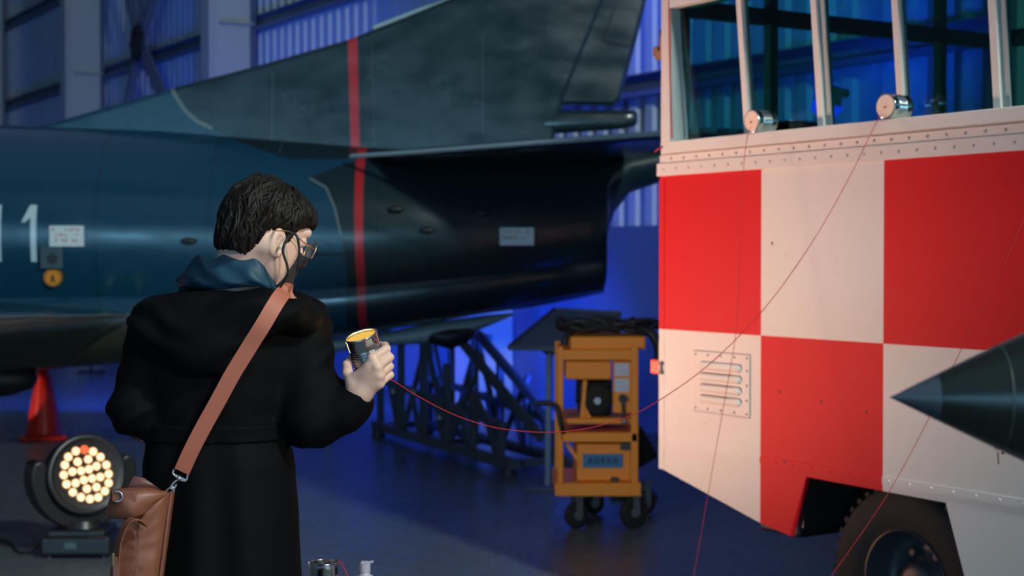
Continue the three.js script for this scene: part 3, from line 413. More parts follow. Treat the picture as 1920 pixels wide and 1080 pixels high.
  for (const ws of wheelS) for (const z of [-0.16, -WID + 0.16]) {
    const dir = z > -1 ? 1 : -1, w = new THREE.Group(); w.name = 'wheel'; w.position.set(ws, 0.365, z); w.rotation.y = dir > 0 ? 0 : Math.PI; t.add(w);
    const tyre = lathe([[0.2, -0.1], [0.24, -0.112], [0.31, -0.118], [0.345, -0.1], [0.362, -0.06], [0.365, 0], [0.362, 0.06], [0.345, 0.1], [0.31, 0.118], [0.245, 0.115], [0.225, 0.1], [0.2, 0.095]], 56).rotateX(Math.PI / 2);
    part('tyre', [tyre, ...[...Array(44)].map((_, i) => box(0.022, 0.016, 0.19, 0, 0.3575, 0).rotateZ(i / 44 * Math.PI * 2))], M.rubber, w);
    part('wheel_rim', lathe([[0.205, -0.1], [0.2, 0.1], [0.19, 0.095], [0.185, 0.0], [0.15, -0.03], [0.08, -0.02], [0.075, 0.04], [0.05, 0.055], [0, 0.055]], 40).rotateX(Math.PI / 2), std(0.03, 0.035, 0.045, 0.45), w);
    for (let i = 0; i < 6; i++) part('wheel_nut', new THREE.CylinderGeometry(0.014, 0.014, 0.03, 6).rotateX(Math.PI / 2).translate(Math.cos(i * 1.047) * 0.115, Math.sin(i * 1.047) * 0.115, -0.01), M.darkSteel, w);
  }
  for (const ws of wheelS) part('axle', rod(V(ws, 0.365, -WID + 0.2), V(ws, 0.365, -0.2), 0.05), M.black, t);
}
// tin cans on the truck's sill
function makeCan(r, h, open) { // local: base at 0, up +y
  const pts = [[0, 0.002], [r - 0.004, 0.002], [r - 0.003, 0], [r, 0.001], [r, 0.006], [r - 0.0015, 0.009]];
  for (let i = 0; i <= 130; i++) { const y = 0.016 + (h - 0.032) * i / 130; pts.push([r - 0.0018 + (i > 22 && i < 104 ? 0.0015 * Math.sin((i - 22) / 82 * Math.PI * 2 * 9) : 0), y]); }
  pts.push([r - 0.0015, h - 0.008], [r, h - 0.005], [r, h - 0.001], [r - 0.002, h], [r - 0.004, h - 0.002]);
  if (open) pts.push([r - 0.0045, h - 0.02], [r - 0.0045, 0.006], [0, 0.006]);
  return lathe(pts, 64);
}
const canR = 0.045, canH = 0.1;
[[1410, 'tin can on the sill of the checkered truck, nearer its rear corner', 0.0], [1660, 'tin can on the truck sill holding the long red string from the person', 0.06]].forEach(([px, label, tilt], i) => {
  const n = 0.044, y = 2.036 + canR, u = (px - 960) / FPX; // find s where the disc's centre stands at that column
  let s = 0; for (let k = 0; k < 40; k++) { const p = hv(s, y, n), q = 960 + p.x / -p.z * FPX; s += (px - q) * 0.0018; }
  const c = thing('tin_can', label, 'tin can', hv(s, 2.036, n + 0.005), ALPHA + tilt, 'tin cans on the truck sill');
  part('can_shell', makeCan(canR, canH, false).rotateX(-Math.PI / 2).translate(0, canR, 0), M.tin, c);
  part('end_disc', new THREE.CylinderGeometry(canR - 0.005, canR - 0.005, 0.003, 48).rotateX(Math.PI / 2).translate(0, canR, -0.0008), M.tinDisc, c, 'pale end disc of the can');
  part('knot', new THREE.SphereGeometry(0.004, 8, 6).translate(0, canR - 0.004, 0.003), M.string, c);
});

// ---------------------------------------------------------------- yellow power cart
{
  const Z = 8.72, k = Z / FPX, c = thing('power_cart', 'yellow wheeled generator cart with black pulley and coiled cables on top', 'cart', at(1124, 990, Z).setY(0));
  const bx = (1124 - 960) * k, X = (px) => (px - 960) * k - bx, Y = (py) => EYE + (480 - py) * k, D = 0.62;
  const y = M.yellow, s = (a, b, t, u, z0, z1, r = 0.006) => span(X(a), X(b), Y(u), Y(t), z0, z1, r);
  part('base_tray', s(1040, 1202, 906, 931, -D, 0.03, 0.008), y, c);
  for (const [a, b] of [[1045, 1056], [1183, 1197]]) for (const z of [0, -D + 0.05]) part('upright', s(a, b, 650, 910, z - 0.04, z), y, c);
  part('middle_shelf', s(1050, 1196, 812, 830, -D, 0), y, c); part('engine_bed', s(1056, 1190, 786, 797, -D, -0.03), y, c);
  part('top_shelf', s(1050, 1196, 656, 676, -D, -0.002), y, c);
  part('fuel_tank', s(1069, 1212, 632, 657, -D + 0.04, -0.05, 0.012), y, c);
  part('air_box', s(1060, 1147, 678, 713, -0.34, -0.03, 0.01), y, c);
  const panel = part('control_panel', s(1150, 1186, 678, 776, -0.1, -0.03), y, c);
  for (const [a, b] of [[682, 706], [711, 736]]) part('meter_plate', s(1153, 1180, a, b, -0.032, -0.025, 0.002), std(0.5, 0.55, 0.65, 0.5), panel, 'pale square plate');
  part('panel_knob', [new THREE.CylinderGeometry(0.024, 0.024, 0.03, 20).rotateX(Math.PI / 2).translate(X(1168), Y(748), -0.015), rod(V(X(1168), Y(752), -0.01), V(X(1170), Y(792), 0.0), 0.009)], M.black, panel); part('plug', new THREE.SphereGeometry(0.017, 12, 8).translate(X(1170), Y(790), 0.005), M.steel, panel);
  part('pulley', [lathe([[0, -0.04], [0.075, -0.04], [0.082, -0.03], [0.07, 0], [0.082, 0.03], [0.075, 0.04], [0.03, 0.04], [0.026, 0.05], [0, 0.05]], 36).rotateX(Math.PI / 2).translate(X(1121), Y(752), -0.12), new THREE.TorusGeometry(0.083, 0.012, 10, 36).translate(X(1121), Y(752), -0.11)], M.rubber, c); part('pulley_hub', new THREE.CylinderGeometry(0.02, 0.02, 0.02, 20).rotateX(Math.PI / 2).translate(X(1121), Y(754), -0.06), M.steel, c);
  part('engine_block', [s(1088, 1150, 718, 786, -0.5, -0.18, 0.02), ...[0, 1, 2, 3, 4].map((i) => s(1084, 1154, 722 + i * 10, 726 + i * 10, -0.46, -0.22, 0.003))], M.black, c);
  part('engine_mount', [bar(V(X(1098), Y(712), -0.08), V(X(1092), Y(790), -0.08), 0.022), poly([[X(1090), Y(790)], [X(1112), Y(790)], [X(1098), Y(764)]], 0.02).translate(0, 0, -0.1)], y, c);
  const lb = part('battery_box', [s(1082, 1186, 834, 906, -D + 0.08, -0.05, 0.012)], y, c); part('box_strut', bar(V(X(1062), Y(834), -0.06), V(X(1086), Y(868), -0.06), 0.02), y, c);
  const nm = canvasTex(256, 96, (g) => { g.fillStyle = '#2f6f9c'; g.fillRect(0, 0, 256, 96); g.fillStyle = '#071a33'; g.font = 'bold 62px sans-serif'; g.textAlign = 'center'; g.fillText('ADEXA', 128, 70, 200); });
  part('name_plate', planarUV(s(1093, 1169, 854, 880, -0.052, -0.044, 0), (x) => (x - X(1093)) / (X(1169) - X(1093)), (x, v) => (v - Y(880)) / (Y(854) - Y(880))), new THREE.MeshStandardMaterial({ map: nm, roughness: 0.5 }), lb, 'blue name plate with dark letters');
  part('latch', [s(1164, 1184, 832, 846, -0.055, -0.03, 0.004), s(1146, 1160, 898, 906, -0.05, -0.03, 0.003)], M.darkSteel, lb);
  part('crank_handle', tube([V(X(1003), Y(756), 0.02), V(X(1030), Y(756), 0.02), V(X(1042), Y(762), 0.02), V(X(1052), Y(796), 0.02), V(X(1056), Y(812), 0)], 0.016, 40, 10), M.black, c);
  for (const [px, py, z, r] of [[1082, 968, -0.07, 0.075], [1190, 970, -0.07, 0.09], [1122, 940, -D + 0.08, 0.07], [1225, 945, -D + 0.08, 0.07]]) {
    const cy = r, w = new THREE.Group(); w.name = 'castor'; w.position.set(X(px), 0, z); w.rotation.y = 0.5; c.add(w);
    part('castor_wheel', [lathe([[0.02, -0.022], [r - 0.012, -0.024], [r, -0.012], [r, 0.012], [r - 0.012, 0.024], [0.02, 0.022]], 28).rotateX(Math.PI / 2).translate(0, cy, 0)], M.rubber, w); part('castor_hub', new THREE.CylinderGeometry(0.03, 0.03, 0.052, 18).rotateX(Math.PI / 2).translate(0, cy, 0), M.steel, w);
    part('castor_fork', [span(-0.02, 0.02, cy, Y(931) - 0.005, 0.028, 0.036), span(-0.02, 0.02, cy, Y(931) - 0.005, -0.036, -0.028), span(-0.035, 0.035, Y(931) - 0.012, Y(931) + 0.004, -0.05, 0.05)], M.steel, w);
  }
  // coiled black cables on top
  const cab = thing('cable_coil', 'coil of black cable lying on top of the yellow cart', 'cable', V(c.position.x, Y(632), -Z));
  const coil = []; for (let i = 0; i < 90; i++) { const a = i * 0.33, R = 0.17 + 0.05 * Math.sin(i * 0.9); coil.push(V(X(1145) + Math.cos(a) * R * 1.35, 0.04 + 0.018 * Math.sin(i * 1.7) + i * 0.0004, -0.3 + Math.sin(a) * R * 0.8)); }
  part('cable_loop', tube(coil, 0.016, 500, 8), M.black, cab); part('cable_tail', tube([V(X(1076), 0.024, -0.12), V(X(1066), 0.012, -0.08), V(X(1060), -0.02, -0.06), V(X(1060), -0.05, -0.06)], 0.018, 30, 8), M.black, cab);
  part('cable_end', tube([V(X(1205), 0.034, -0.15), V(X(1225), 0.01, -0.1), V(X(1236), -0.06, -0.1), V(X(1240), -0.2, -0.12)], 0.028, 30, 8), M.black, cab); part('cable_clamp', tube([V(X(1100), 0.035, -0.1), V(X(1130), 0.05, -0.1), V(X(1165), 0.03, -0.12)], 0.022, 24, 8), M.rubber, cab);
}
// ---------------------------------------------------------------- information stand
{
  const p = at(1027, 915, 10.3).setY(0), st = thing('information_stand', 'dark information stand with a sloped board on one post', 'stand', p), k = 10.3 / FPX;
  part('post', rod(V(0, 0.02, 0), V(0.01, 0.93, 0), 0.022, 0.022, 18), std(0.2, 0.24, 0.3, 0.45), st); part('base_plate', span(-0.15, 0.16, 0, 0.02, -0.15, 0.13, 0.006), std(0.08, 0.1, 0.16, 0.5), st);
  const A = at(953, 651, 10.12).sub(p), B = at(1165, 656, 10.12).sub(p), C = at(1165, 586, 10.5).sub(p), Dd = at(1040, 579, 10.5).sub(p), dn = V(0, -0.02, 0);
  part('board', fl2(loft([[A, B, C, Dd], [A, B, C, Dd].map((q) => q.clone().add(dn))].reverse()).toNonIndexed()), M.board, st); part('board_edge', [bar(A, B, 0.02), bar(A, Dd, 0.02), bar(Dd, C, 0.02)], std(0.05, 0.06, 0.12, 0.4), st);
  part('bracket', [bar(V(0.01, 0.88, 0), V(0.12, 1.0, -0.1), 0.03), bar(V(0.01, 0.9, 0), V(-0.05, 0.95, 0.05), 0.03)], M.darkSteel, st);
  function fl2(g) { g.computeVertexNormals(); return g; }
}
// ---------------------------------------------------------------- traffic cone
{
  const c = thing('traffic_cone', 'glossy red traffic cone on the floor under the fuselage', 'traffic cone', V(-3.99, 0, -13.15), 0.3);
  part('cone_body', lathe([[0.155, 0.03], [0.15, 0.05], [0.062, 0.54], [0.05, 0.6], [0.045, 0.6], [0.05, 0.56]], 40), M.cone, c); part('base', [box(0.39, 0.03, 0.39, 0, 0.015, 0, 0.012), new THREE.CylinderGeometry(0.16, 0.175, 0.02, 32).translate(0, 0.035, 0)], M.cone, c);
}
// ---------------------------------------------------------------- moving-head stage light
{
  const p = V(-2.235, 0, -8.02), k = 8.0 / FPX, y0 = EYE - (892 - 480) * k, face = V(0.5, 0.06, 1).normalize();
  const t = thing('stage_light', 'black moving-head stage light with a disc of glowing amber lenses', 'stage light', p);
  part('base', [box(0.36, 0.1, 0.3, 0, 0.065, 0, 0.02), box(0.3, 0.04, 0.26, 0, 0.125, 0, 0.015), ...[[-1, -1], [1, -1], [1, 1], [-1, 1]].map(([a, b]) => new THREE.CylinderGeometry(0.02, 0.02, 0.02, 12).translate(a * 0.14, 0.01, b * 0.11))], M.lampShell, t); part('display', box(0.06, 0.03, 0.004, -0.02, 0.07, 0.151), std(0.06, 0.09, 0.1, 0.3), t);
  const yaw = 0.62, rot = (g) => g.rotateY(yaw);
  const arcPts = []; for (let i = 0; i <= 24; i++) { const a = Math.PI + i / 24 * Math.PI; arcPts.push([Math.cos(a) * 0.235, Math.sin(a) * 0.235]); }
  const sh = new THREE.Shape(), ro = 0.268, ri = 0.212, a0 = Math.PI * 0.93, a1 = Math.PI * 2.07, mid = (ro + ri) / 2, hw2 = (ro - ri) / 2; sh.absarc(0, 0, ro, a0, a1); sh.absarc(Math.cos(a1) * mid, Math.sin(a1) * mid, hw2, a1, a1 + Math.PI); sh.absarc(0, 0, ri, a1, a0, true); sh.absarc(Math.cos(a0) * mid, Math.sin(a0) * mid, hw2, a0 + Math.PI, a0 + 2 * Math.PI); sh.closePath();
  part('yoke', rot(new THREE.ExtrudeGeometry(sh, { depth: 0.1, bevelEnabled: true, bevelSize: 0.012, bevelThickness: 0.02, bevelSegments: 3, curveSegments: 32 }).translate(0, 0, -0.07)).translate(0, y0, 0), M.lampShell, t);
  part('swivel', new THREE.CylinderGeometry(0.09, 0.11, 0.05, 32).translate(0, 0.155, 0), M.lampShell, t);
  const head = new THREE.Group(); head.name = 'lamp_head'; head.position.set(0, y0, 0); head.rotation.set(-0.14, yaw, 0, 'YXZ'); t.add(head);
  part('head_shell', lathe([[0, -0.2], [0.1, -0.195], [0.165, -0.16], [0.195, -0.05], [0.206, 0.03], [0.208, 0.07], [0.203, 0.084], [0.178, 0.084], [0.172, 0.068], [0, 0.066]], 56).rotateX(Math.PI / 2), M.lampShell, head);
  const bulb = glow(1, 0.58, 0.3, 2.4), redB = glow(1, 0.08, 0.02, 2.2), spots = [[325, 115], [393, 108, 1], [460, 128], [265, 155], [335, 198], [418, 185], [515, 175], [235, 215], [290, 270], [358, 270], [420, 262], [480, 243], [558, 240], [222, 290], [375, 342], [440, 335], [505, 330], [572, 312], [240, 362], [310, 360], [395, 412], [470, 405], [568, 382], [285, 428], [345, 472], [415, 492], [480, 485], [535, 442]];
  for (const [a, b, r] of spots) { const x = (a - 402) / 4.155 * k, y = (300 - b) / 4.155 * k; part('lamp_lens', new THREE.SphereGeometry(0.0195, 18, 12).scale(1, 1, 0.5).translate(x * 1.02, y, 0.072), r ? redB : bulb, head); }
  part('lens_cups', spots.map(([a, b]) => new THREE.TorusGeometry(0.0225, 0.003, 6, 20).translate((a - 402) / 4.155 * k * 1.02, (300 - b) / 4.155 * k, 0.07)), std(0.5, 0.3, 0.15, 0.3, 0.8), head);
  const q = new THREE.Quaternion().setFromEuler(new THREE.Euler(-0.14, yaw, 0, 'YXZ')), f = V(0, 0, 1).applyQuaternion(q), pos = V(p.x, y0, p.z).addScaledVector(f, 0.12);
  const beam = new THREE.SpotLight(lin(1, 0.42, 0.17), LIGHT.lamp, 0, 0.72, 0.9, 2); beam.name = 'stage_light_beam'; beam.position.copy(pos); beam.target.position.copy(pos).add(f); beam.castShadow = true; beam.shadow.radius = 6; scene.add(beam, beam.target);
  const cabm = thing('power_cable', 'black power cable running from the stage light to the left', 'cable', V(p.x, 0, p.z));
  part('cable_run', tube([V(-0.2, 0.06, -0.02), V(-0.3, 0.012, 0.02), V(-0.5, 0.012, -0.3), V(-0.75, 0.012, -0.45), V(-1.2, 0.012, -0.3), V(-1.6, 0.012, -0.5)], 0.009, 80, 8), M.black, cabm); part('cable_plug', rod(V(-0.22, 0.055, -0.02), V(-0.184, 0.06, -0.02), 0.012), M.black, cabm);
}
// ---------------------------------------------------------------- missile nose in the right foreground
{
  const p = V(0.489, 1.367, -2.0), m = thing('missile', 'dark green pointed missile nose with a blue-grey tip', 'missile', V(1.5, 0, -2.0));
  const y = p.y, x0 = p.x - 1.5, prof = (x) => (x < 0.24 ? 0.47 * x + 0.06 * x * (0.24 - x) * 1.6 : 0.113 + 0.022 * (1 - Math.exp(-(x - 0.24) * 6)));
  const build = (a, b, n) => { const pts = []; for (let i = 0; i <= n; i++) { const x = a + (b - a) * i / n; pts.push([Math.max(prof(x), 0.0004), x]); } return lathe(pts, 72).rotateZ(-Math.PI / 2).translate(x0, y, 0); };
  part('nose_tip', build(0, 0.0605, 16), std(0.02, 0.034, 0.05, 0.4), m, 'blue-grey painted tip'); part('body', [build(0.061, 1.9, 60)], std(0.0035, 0.0075, 0.007, 0.32), m);
  part('seam_ring', lathe([[prof(0.14) - 0.002, 0.1385], [prof(0.14) + 0.0006, 0.139], [prof(0.14) + 0.0006, 0.1405], [prof(0.14) - 0.002, 0.141]], 60).rotateZ(-Math.PI / 2).translate(x0, y, 0), std(0.02, 0.03, 0.03, 0.4), m);
  for (const a of [0, 1, 2, 3]) part('tail_fin', poly([[0.62, 0.12], [0.88, 0.12], [0.88, 0.3], [0.74, 0.3]], 0.012, 0.003).translate(0, 0, -0.006).rotateX(a * Math.PI / 2 + 0.785).translate(0, y, 0), std(0.02, 0.03, 0.025, 0.4), m);
  const st = thing('missile_cradle', 'steel cradle carrying the missile, outside the picture on the right', 'cradle', V(1.5, 0, -2.0));
  for (const x of [-0.35, 0.5]) { part('saddle', [new THREE.TorusGeometry(0.153, 0.014, 10, 28, Math.PI).rotateZ(Math.PI).rotateY(Math.PI / 2).translate(x, y, 0)], M.darkSteel, st); part('leg', [rod(V(x, y - 0.155, 0), V(x, 0.05, 0), 0.025), box(0.08, 0.05, 0.6, x, 0.025, 0)], M.darkSteel, st); }
  part('beam', span(-0.35, 0.5, 0.4, 0.44, -0.02, 0.02), M.darkSteel, st);
}
// ---------------------------------------------------------------- small table with can and pump bottle
{
  const Z = 3.95, top = 0.655, tb = thing('side_table', 'small table under the lower tin can, almost below the picture', 'table', V(-0.42, 0, -3.92));
  part('table_top', box(0.5, 0.025, 0.44, 0, top - 0.0125, 0, 0.008), std(0.1, 0.14, 0.25, 0.5), tb); for (const [a, b] of [[-1, -1], [1, -1], [1, 1], [-1, 1]]) part('leg', rod(V(a * 0.21, 0, b * 0.18), V(a * 0.21, top - 0.025, b * 0.18), 0.014), M.darkSteel, tb);
  const c = at(607, 1060, Z), can = thing('tin_can', 'open empty tin can at the bottom edge, standing on the small table', 'tin can', V(c.x, top, c.z)); part('can_shell', makeCan(0.0375, 0.112, true), M.tin, can);
  const s = thing('red_string', 'short red string hanging out of the lower tin can', 'string', V(c.x, top, c.z)); part('thread', tube([V(0.0, 0.02, 0), V(0.03, 0.1, 0), V(0.039, 0.114, 0), V(0.056, 0.095, 0.02), V(0.075, 0.06, 0.045), V(0.085, 0.03, 0.055), V(0.1, 0.004, 0.06)], 0.0014, 40, 6), M.string, s);
  const b = at(684, 1070, Z), bt = thing('pump_bottle', 'small whitish pump bottle beside the lower tin can', 'bottle', V(b.x, top, b.z));
  part('bottle_body', lathe([[0, 0], [0.026, 0.001], [0.028, 0.006], [0.028, 0.06], [0.022, 0.074], [0.013, 0.08], [0.013, 0.086]], 28), M.plastic, bt); const cp = part('pump_head', [new THREE.CylinderGeometry(0.0145, 0.0145, 0.022, 24).translate(0, 0.097, 0), box(0.02, 0.006, 0.016, 0, 0.11, 0, 0.002)], M.plastic, bt); part('nozzle', [rod(V(0.0, 0.106, 0), V(0.022, 0.112, 0), 0.004, 0.0035)], M.plastic, bt);
}

// ---------------------------------------------------------------- the person
{
  const ZT = 3.47, base = at(415, 1776, ZT).setY(0), person = thing('person', 'person in a long black coat with teal hood lining, holding up a glowing tin can', 'person', base);
  const L = (g) => g.translate(-base.x, -base.y, -base.z);
  const q = (px, py, z = ZT) => at(px, py, z);
  // head frame: r to the head's right, u up, f the way the face looks
  const psi = 0.9, pit = 0.43, HC = q(500, 424, 3.42), HR = V(Math.cos(psi), 0, Math.sin(psi)), HF = V(Math.sin(psi) * Math.cos(pit), -Math.sin(pit), -Math.cos(psi) * Math.cos(pit)), HU = V(Math.sin(psi) * Math.sin(pit), Math.cos(pit), -Math.cos(psi) * Math.sin(pit));
  const hw = (r, u, f) => HC.clone().addScaledVector(HR, r).addScaledVector(HU, u).addScaledVector(HF, f);
  const toHead = (fn) => (x, y, z) => { const a = x - HC.x, b = y - HC.y, c = z - HC.z; return fn(a * HR.x + b * HR.y + c * HR.z, a * HU.x + b * HU.y + c * HU.z, a * HF.x + b * HF.y + c * HF.z); };
  const cr = ell(V(0, 0.012, -0.01), 0.069, 0.08, 0.086), face = ell(V(0, -0.045, 0.03), 0.06, 0.08, 0.062), chin = ell(V(0, -0.108, 0.07), 0.026, 0.02, 0.022);
  const jaw = [cone(V(0.052, -0.05, -0.005), V(0.014, -0.105, 0.066), 0.026, 0.02), cone(V(-0.052, -0.05, -0.005), V(-0.014, -0.105, 0.066), 0.026, 0.02)];
  const nose = cone(V(0, 0.002, 0.088), V(0, -0.036, 0.105), 0.008, 0.013), lips = ell(V(0, -0.068, 0.086), 0.024, 0.011, 0.012), brow = cone(V(-0.035, 0.02, 0.078), V(0.035, 0.02, 0.078), 0.013, 0.013), sock = [ell(V(0.031, -0.002, 0.092), 0.017, 0.011, 0.011), ell(V(-0.031, -0.002, 0.092), 0.017, 0.011, 0.011)], eyes = [ell(V(0.031, -0.003, 0.078), 0.0125, 0.0125, 0.0125), ell(V(-0.031, -0.003, 0.078), 0.0125, 0.0125, 0.0125)];
  const ears = [1, -1].map((s) => { const o = ell(V(0, 0, 0), 0.009, 0.033, 0.02), inn = ell(V(s * 0.009, -0.002, 0.003), 0.008, 0.021, 0.011); return (r, u, f) => { const a = r - s * (0.0735 + 0.25 * Math.max(0, -(f + 0.002))), b = u + 0.04, c = f - 0.002, b2 = b * 0.97 - c * 0.24, c2 = c * 0.97 + b * 0.24; return Math.max(o(a, b2, c2), -inn(a, b2, c2)); }; });
  const headL = (r, u, f) => { let d = smin(cr(r, u, f), face(r, u, f), 0.03); for (const j of jaw) d = smin(d, j(r, u, f), 0.02); d = smin(d, chin(r, u, f), 0.02); d = smin(d, brow(r, u, f), 0.012); for (const s of sock) d = Math.max(d, -s(r, u, f)); for (const e of eyes) d = Math.min(d, e(r, u, f)); d = smin(d, nose(r, u, f), 0.01); d = smin(d, lips(r, u, f), 0.01); for (const e of ears) d = smin(d, e(r, u, f), 0.006); return d; };
  const neckTop = hw(0, -0.045, -0.035), neckBase = q(442, 580, 3.47), neck = cone(neckTop, neckBase, 0.055, 0.062);
  const headF = (() => { const h = toHead(headL); return (x, y, z) => smin(h(x, y, z), neck(x, y, z), 0.025); })();
  // joints
  const J = { shL: q(285, 606, 3.49), elL: q(252, 768, 3.44), wrL: q(318, 815, 3.72), shR: q(566, 612, 3.5), elR: q(588, 786, 3.45), wrR: q(678, 738, 3.44), hipL: q(355, 960, 3.5), hipR: q(470, 960, 3.5), kneeL: q(360, 1380, 3.47), kneeR: q(470, 1380, 3.46), anL: q(362, 1730, 3.5), anR: q(475, 1730, 3.5) };
  const bones = [cone(q(430, 640, 3.49), q(410, 900, 3.49), 0.1, 0.1), cone(q(350, 605, 3.49), q(510, 612, 3.49), 0.06, 0.06), cone(q(372, 935, 3.5), q(455, 935, 3.5), 0.08, 0.08), cone(J.shL, J.elL, 0.042, 0.036), cone(J.elL, J.wrL, 0.036, 0.026), cone(J.shR, J.elR, 0.042, 0.036), cone(J.elR, J.wrR, 0.036, 0.024), cone(J.hipL, J.kneeL, 0.075, 0.05), cone(J.kneeL, J.anL, 0.05, 0.035), cone(J.hipR, J.kneeR, 0.075, 0.05), cone(J.kneeR, J.anR, 0.05, 0.035), cone(J.anL, J.anL.clone().add(V(0.03, -0.045, -0.12)), 0.034, 0.026), cone(J.anR, J.anR.clone().add(V(0.05, -0.045, -0.11)), 0.034, 0.026), neck];
  const bodyF = (x, y, z) => { let d = 1; for (const b of bones) d = smin(d, b(x, y, z), 0.03); return d; };
  // right hand closed round the can
  const mcp = [q(699, 672, 3.395), q(707, 688, 3.39), q(711, 704, 3.395), q(711, 719, 3.405)], pip = [q(724, 654, 3.425), q(730, 670, 3.425), q(730, 687, 3.43), q(731, 703, 3.435)], dip = [q(722, 648, 3.468), q(726, 664, 3.472), q(727, 682, 3.472), q(727, 699, 3.47)], tip = [q(703, 646, 3.497), q(706, 662, 3.502), q(708, 680, 3.5), q(711, 697, 3.492)];
  const fr = [[0.0105, 0.0098, 0.0085, 0.0075], [0.0105, 0.0098, 0.0086, 0.0076], [0.0102, 0.0094, 0.008, 0.0072], [0.0095, 0.0088, 0.0074, 0.0066]];
  const fingers = mcp.map((m, i) => [cone(m, pip[i], fr[i][0], fr[i][1]), cone(pip[i], dip[i], fr[i][1], fr[i][2]), cone(dip[i], tip[i], fr[i][2], fr[i][3])]);
  const wrist = q(676, 736, 3.425), palm = mcp.map((m, i) => cone(wrist.clone().lerp(q(690 - i * 4, 742, 3.43), 0.3 * i / 3), m, 0.0185 - i * 0.001, 0.0125));
  const th = [q(664, 722, 3.425), q(652, 699, 3.435), q(651, 683, 3.455), q(659, 670, 3.487)], thumb = [cone(th[0], th[1], 0.016, 0.0115), cone(th[1], th[2], 0.0115, 0.0098), cone(th[2], th[3], 0.0098, 0.008)];
  const web = cone(q(660, 712, 3.42), q(692, 688, 3.4), 0.012, 0.011), stub = cone(wrist, J.wrR.clone().lerp(J.elR, 0.3), 0.0235, 0.027);
  const tendon = (x, y, z) => 0;
  const handF = (x, y, z) => { let p = 1; for (const b of palm) p = smin(p, b(x, y, z), 0.012); p = smin(p, web(x, y, z), 0.012); p = smin(p, stub(x, y, z), 0.02); let d = p; for (const f of fingers) { let e = 1; for (const b of f) e = smin(e, b(x, y, z), 0.004); d = smin(d, e, 0.005); } let t = 1; for (const b of thumb) t = smin(t, b(x, y, z), 0.006); return smin(d, t, 0.012); };
  // left hand, out of sight in front
  const wl = J.wrL, lh = [cone(wl, wl.clone().add(V(0.07, 0.02, -0.06)), 0.022, 0.02), ...[0, 1, 2, 3].map((i) => cone(wl.clone().add(V(0.065, 0.03 - i * 0.016, -0.06)), wl.clone().add(V(0.13 - Math.abs(i - 1) * 0.008, 0.02 - i * 0.02, -0.09)), 0.0095, 0.0075)), cone(wl.clone().add(V(0.03, 0.02, -0.02)), wl.clone().add(V(0.075, 0.06, -0.05)), 0.0125, 0.009)];
  const leftF = (x, y, z) => { let d = 1; for (const b of lh) d = smin(d, b(x, y, z), 0.007); return d; };
  const bb = (pts, m) => { const b = new THREE.Box3().setFromPoints(pts).expandByScalar(m); return [b.min, b.max]; };
  const bodyG = nets(bodyF, ...bb([...Object.values(J), neckTop, V(J.anL.x, 0, J.anL.z - 0.12), V(J.anR.x, 0.0, J.anR.z - 0.12)], 0.13), 0.014);
  const headG = nets(headF, ...bb([HC, neckBase.clone().lerp(neckTop, 0.35)], 0.155), 0.0034);
  const handG = nets(handF, ...bb([...mcp, ...pip, ...tip, ...th, wrist, J.wrR.clone().lerp(J.elR, 0.3)], 0.035), 0.0024);
  const leftG = nets(leftF, ...bb([wl, wl.clone().add(V(0.14, -0.02, -0.1))], 0.05), 0.0035);
  part('body', L(join([bodyG, headG, handG, leftG])), M.skin, person);
  // nails on the thumb and first fingers
  // hair
  const hairE = ell(V(0, 0.014, -0.012), 0.083, 0.09, 0.096), nape = ell(V(0, -0.05, -0.06), 0.064, 0.055, 0.038), fringe = ell(V(0.0, 0.046, 0.056), 0.068, 0.042, 0.042);
  const cutFace = (r, u, f) => Math.min(0.02 + 0.0 - f * 0 + Math.max(-(f - 0.05), u - 0.02), 1);
  const hairL = (r, u, f) => {
    let d = smin(hairE(r, u, f), nape(r, u, f), 0.03); d = smin(d, fringe(r, u, f), 0.03);
    const an = Math.atan2(r, -f), flow = u * 16 + 1.1 * nz3(r * 22, u * 10, f * 22);
    const lock = nz3(an * 5.2 + 1.2 * nz3(r * 18 + 5, u * 14, f * 18), flow * 0.7, 2.5 + u * 6), fineL = nz3(an * 17 + 1.5 * lock, flow * 1.3 + 4, r * 20);
    d += 0.0085 * lock + 0.004 * fineL + 0.0015 * nz3(r * 210, u * 90, f * 210);
    const jag = 0.007 * nz3(an * 9, 3, 1) + 0.004 * nz3(an * 26, 1, 4);
    // hairline: nape low behind, lifted round the ears, brow in front
    const a = Math.abs(an), line = a < 1.0 ? -0.088 : a < 1.22 ? -0.088 + (a - 1.0) / 0.22 * 0.082 : a < 2.0 ? -0.006 : -0.006 + Math.min((a - 2.0) / 0.5, 1) * 0.044;
    const side = Math.abs(r) > 0.05 && f > 0.014 && f < 0.03 ? -0.03 : 0; // sideburn
    return Math.max(d, (line + jag + side - u) * 0.8);
  };
  const hair = part('hair', L(nets(toHead(hairL), ...bb([HC], 0.15), 0.0026)), M.hair, person);
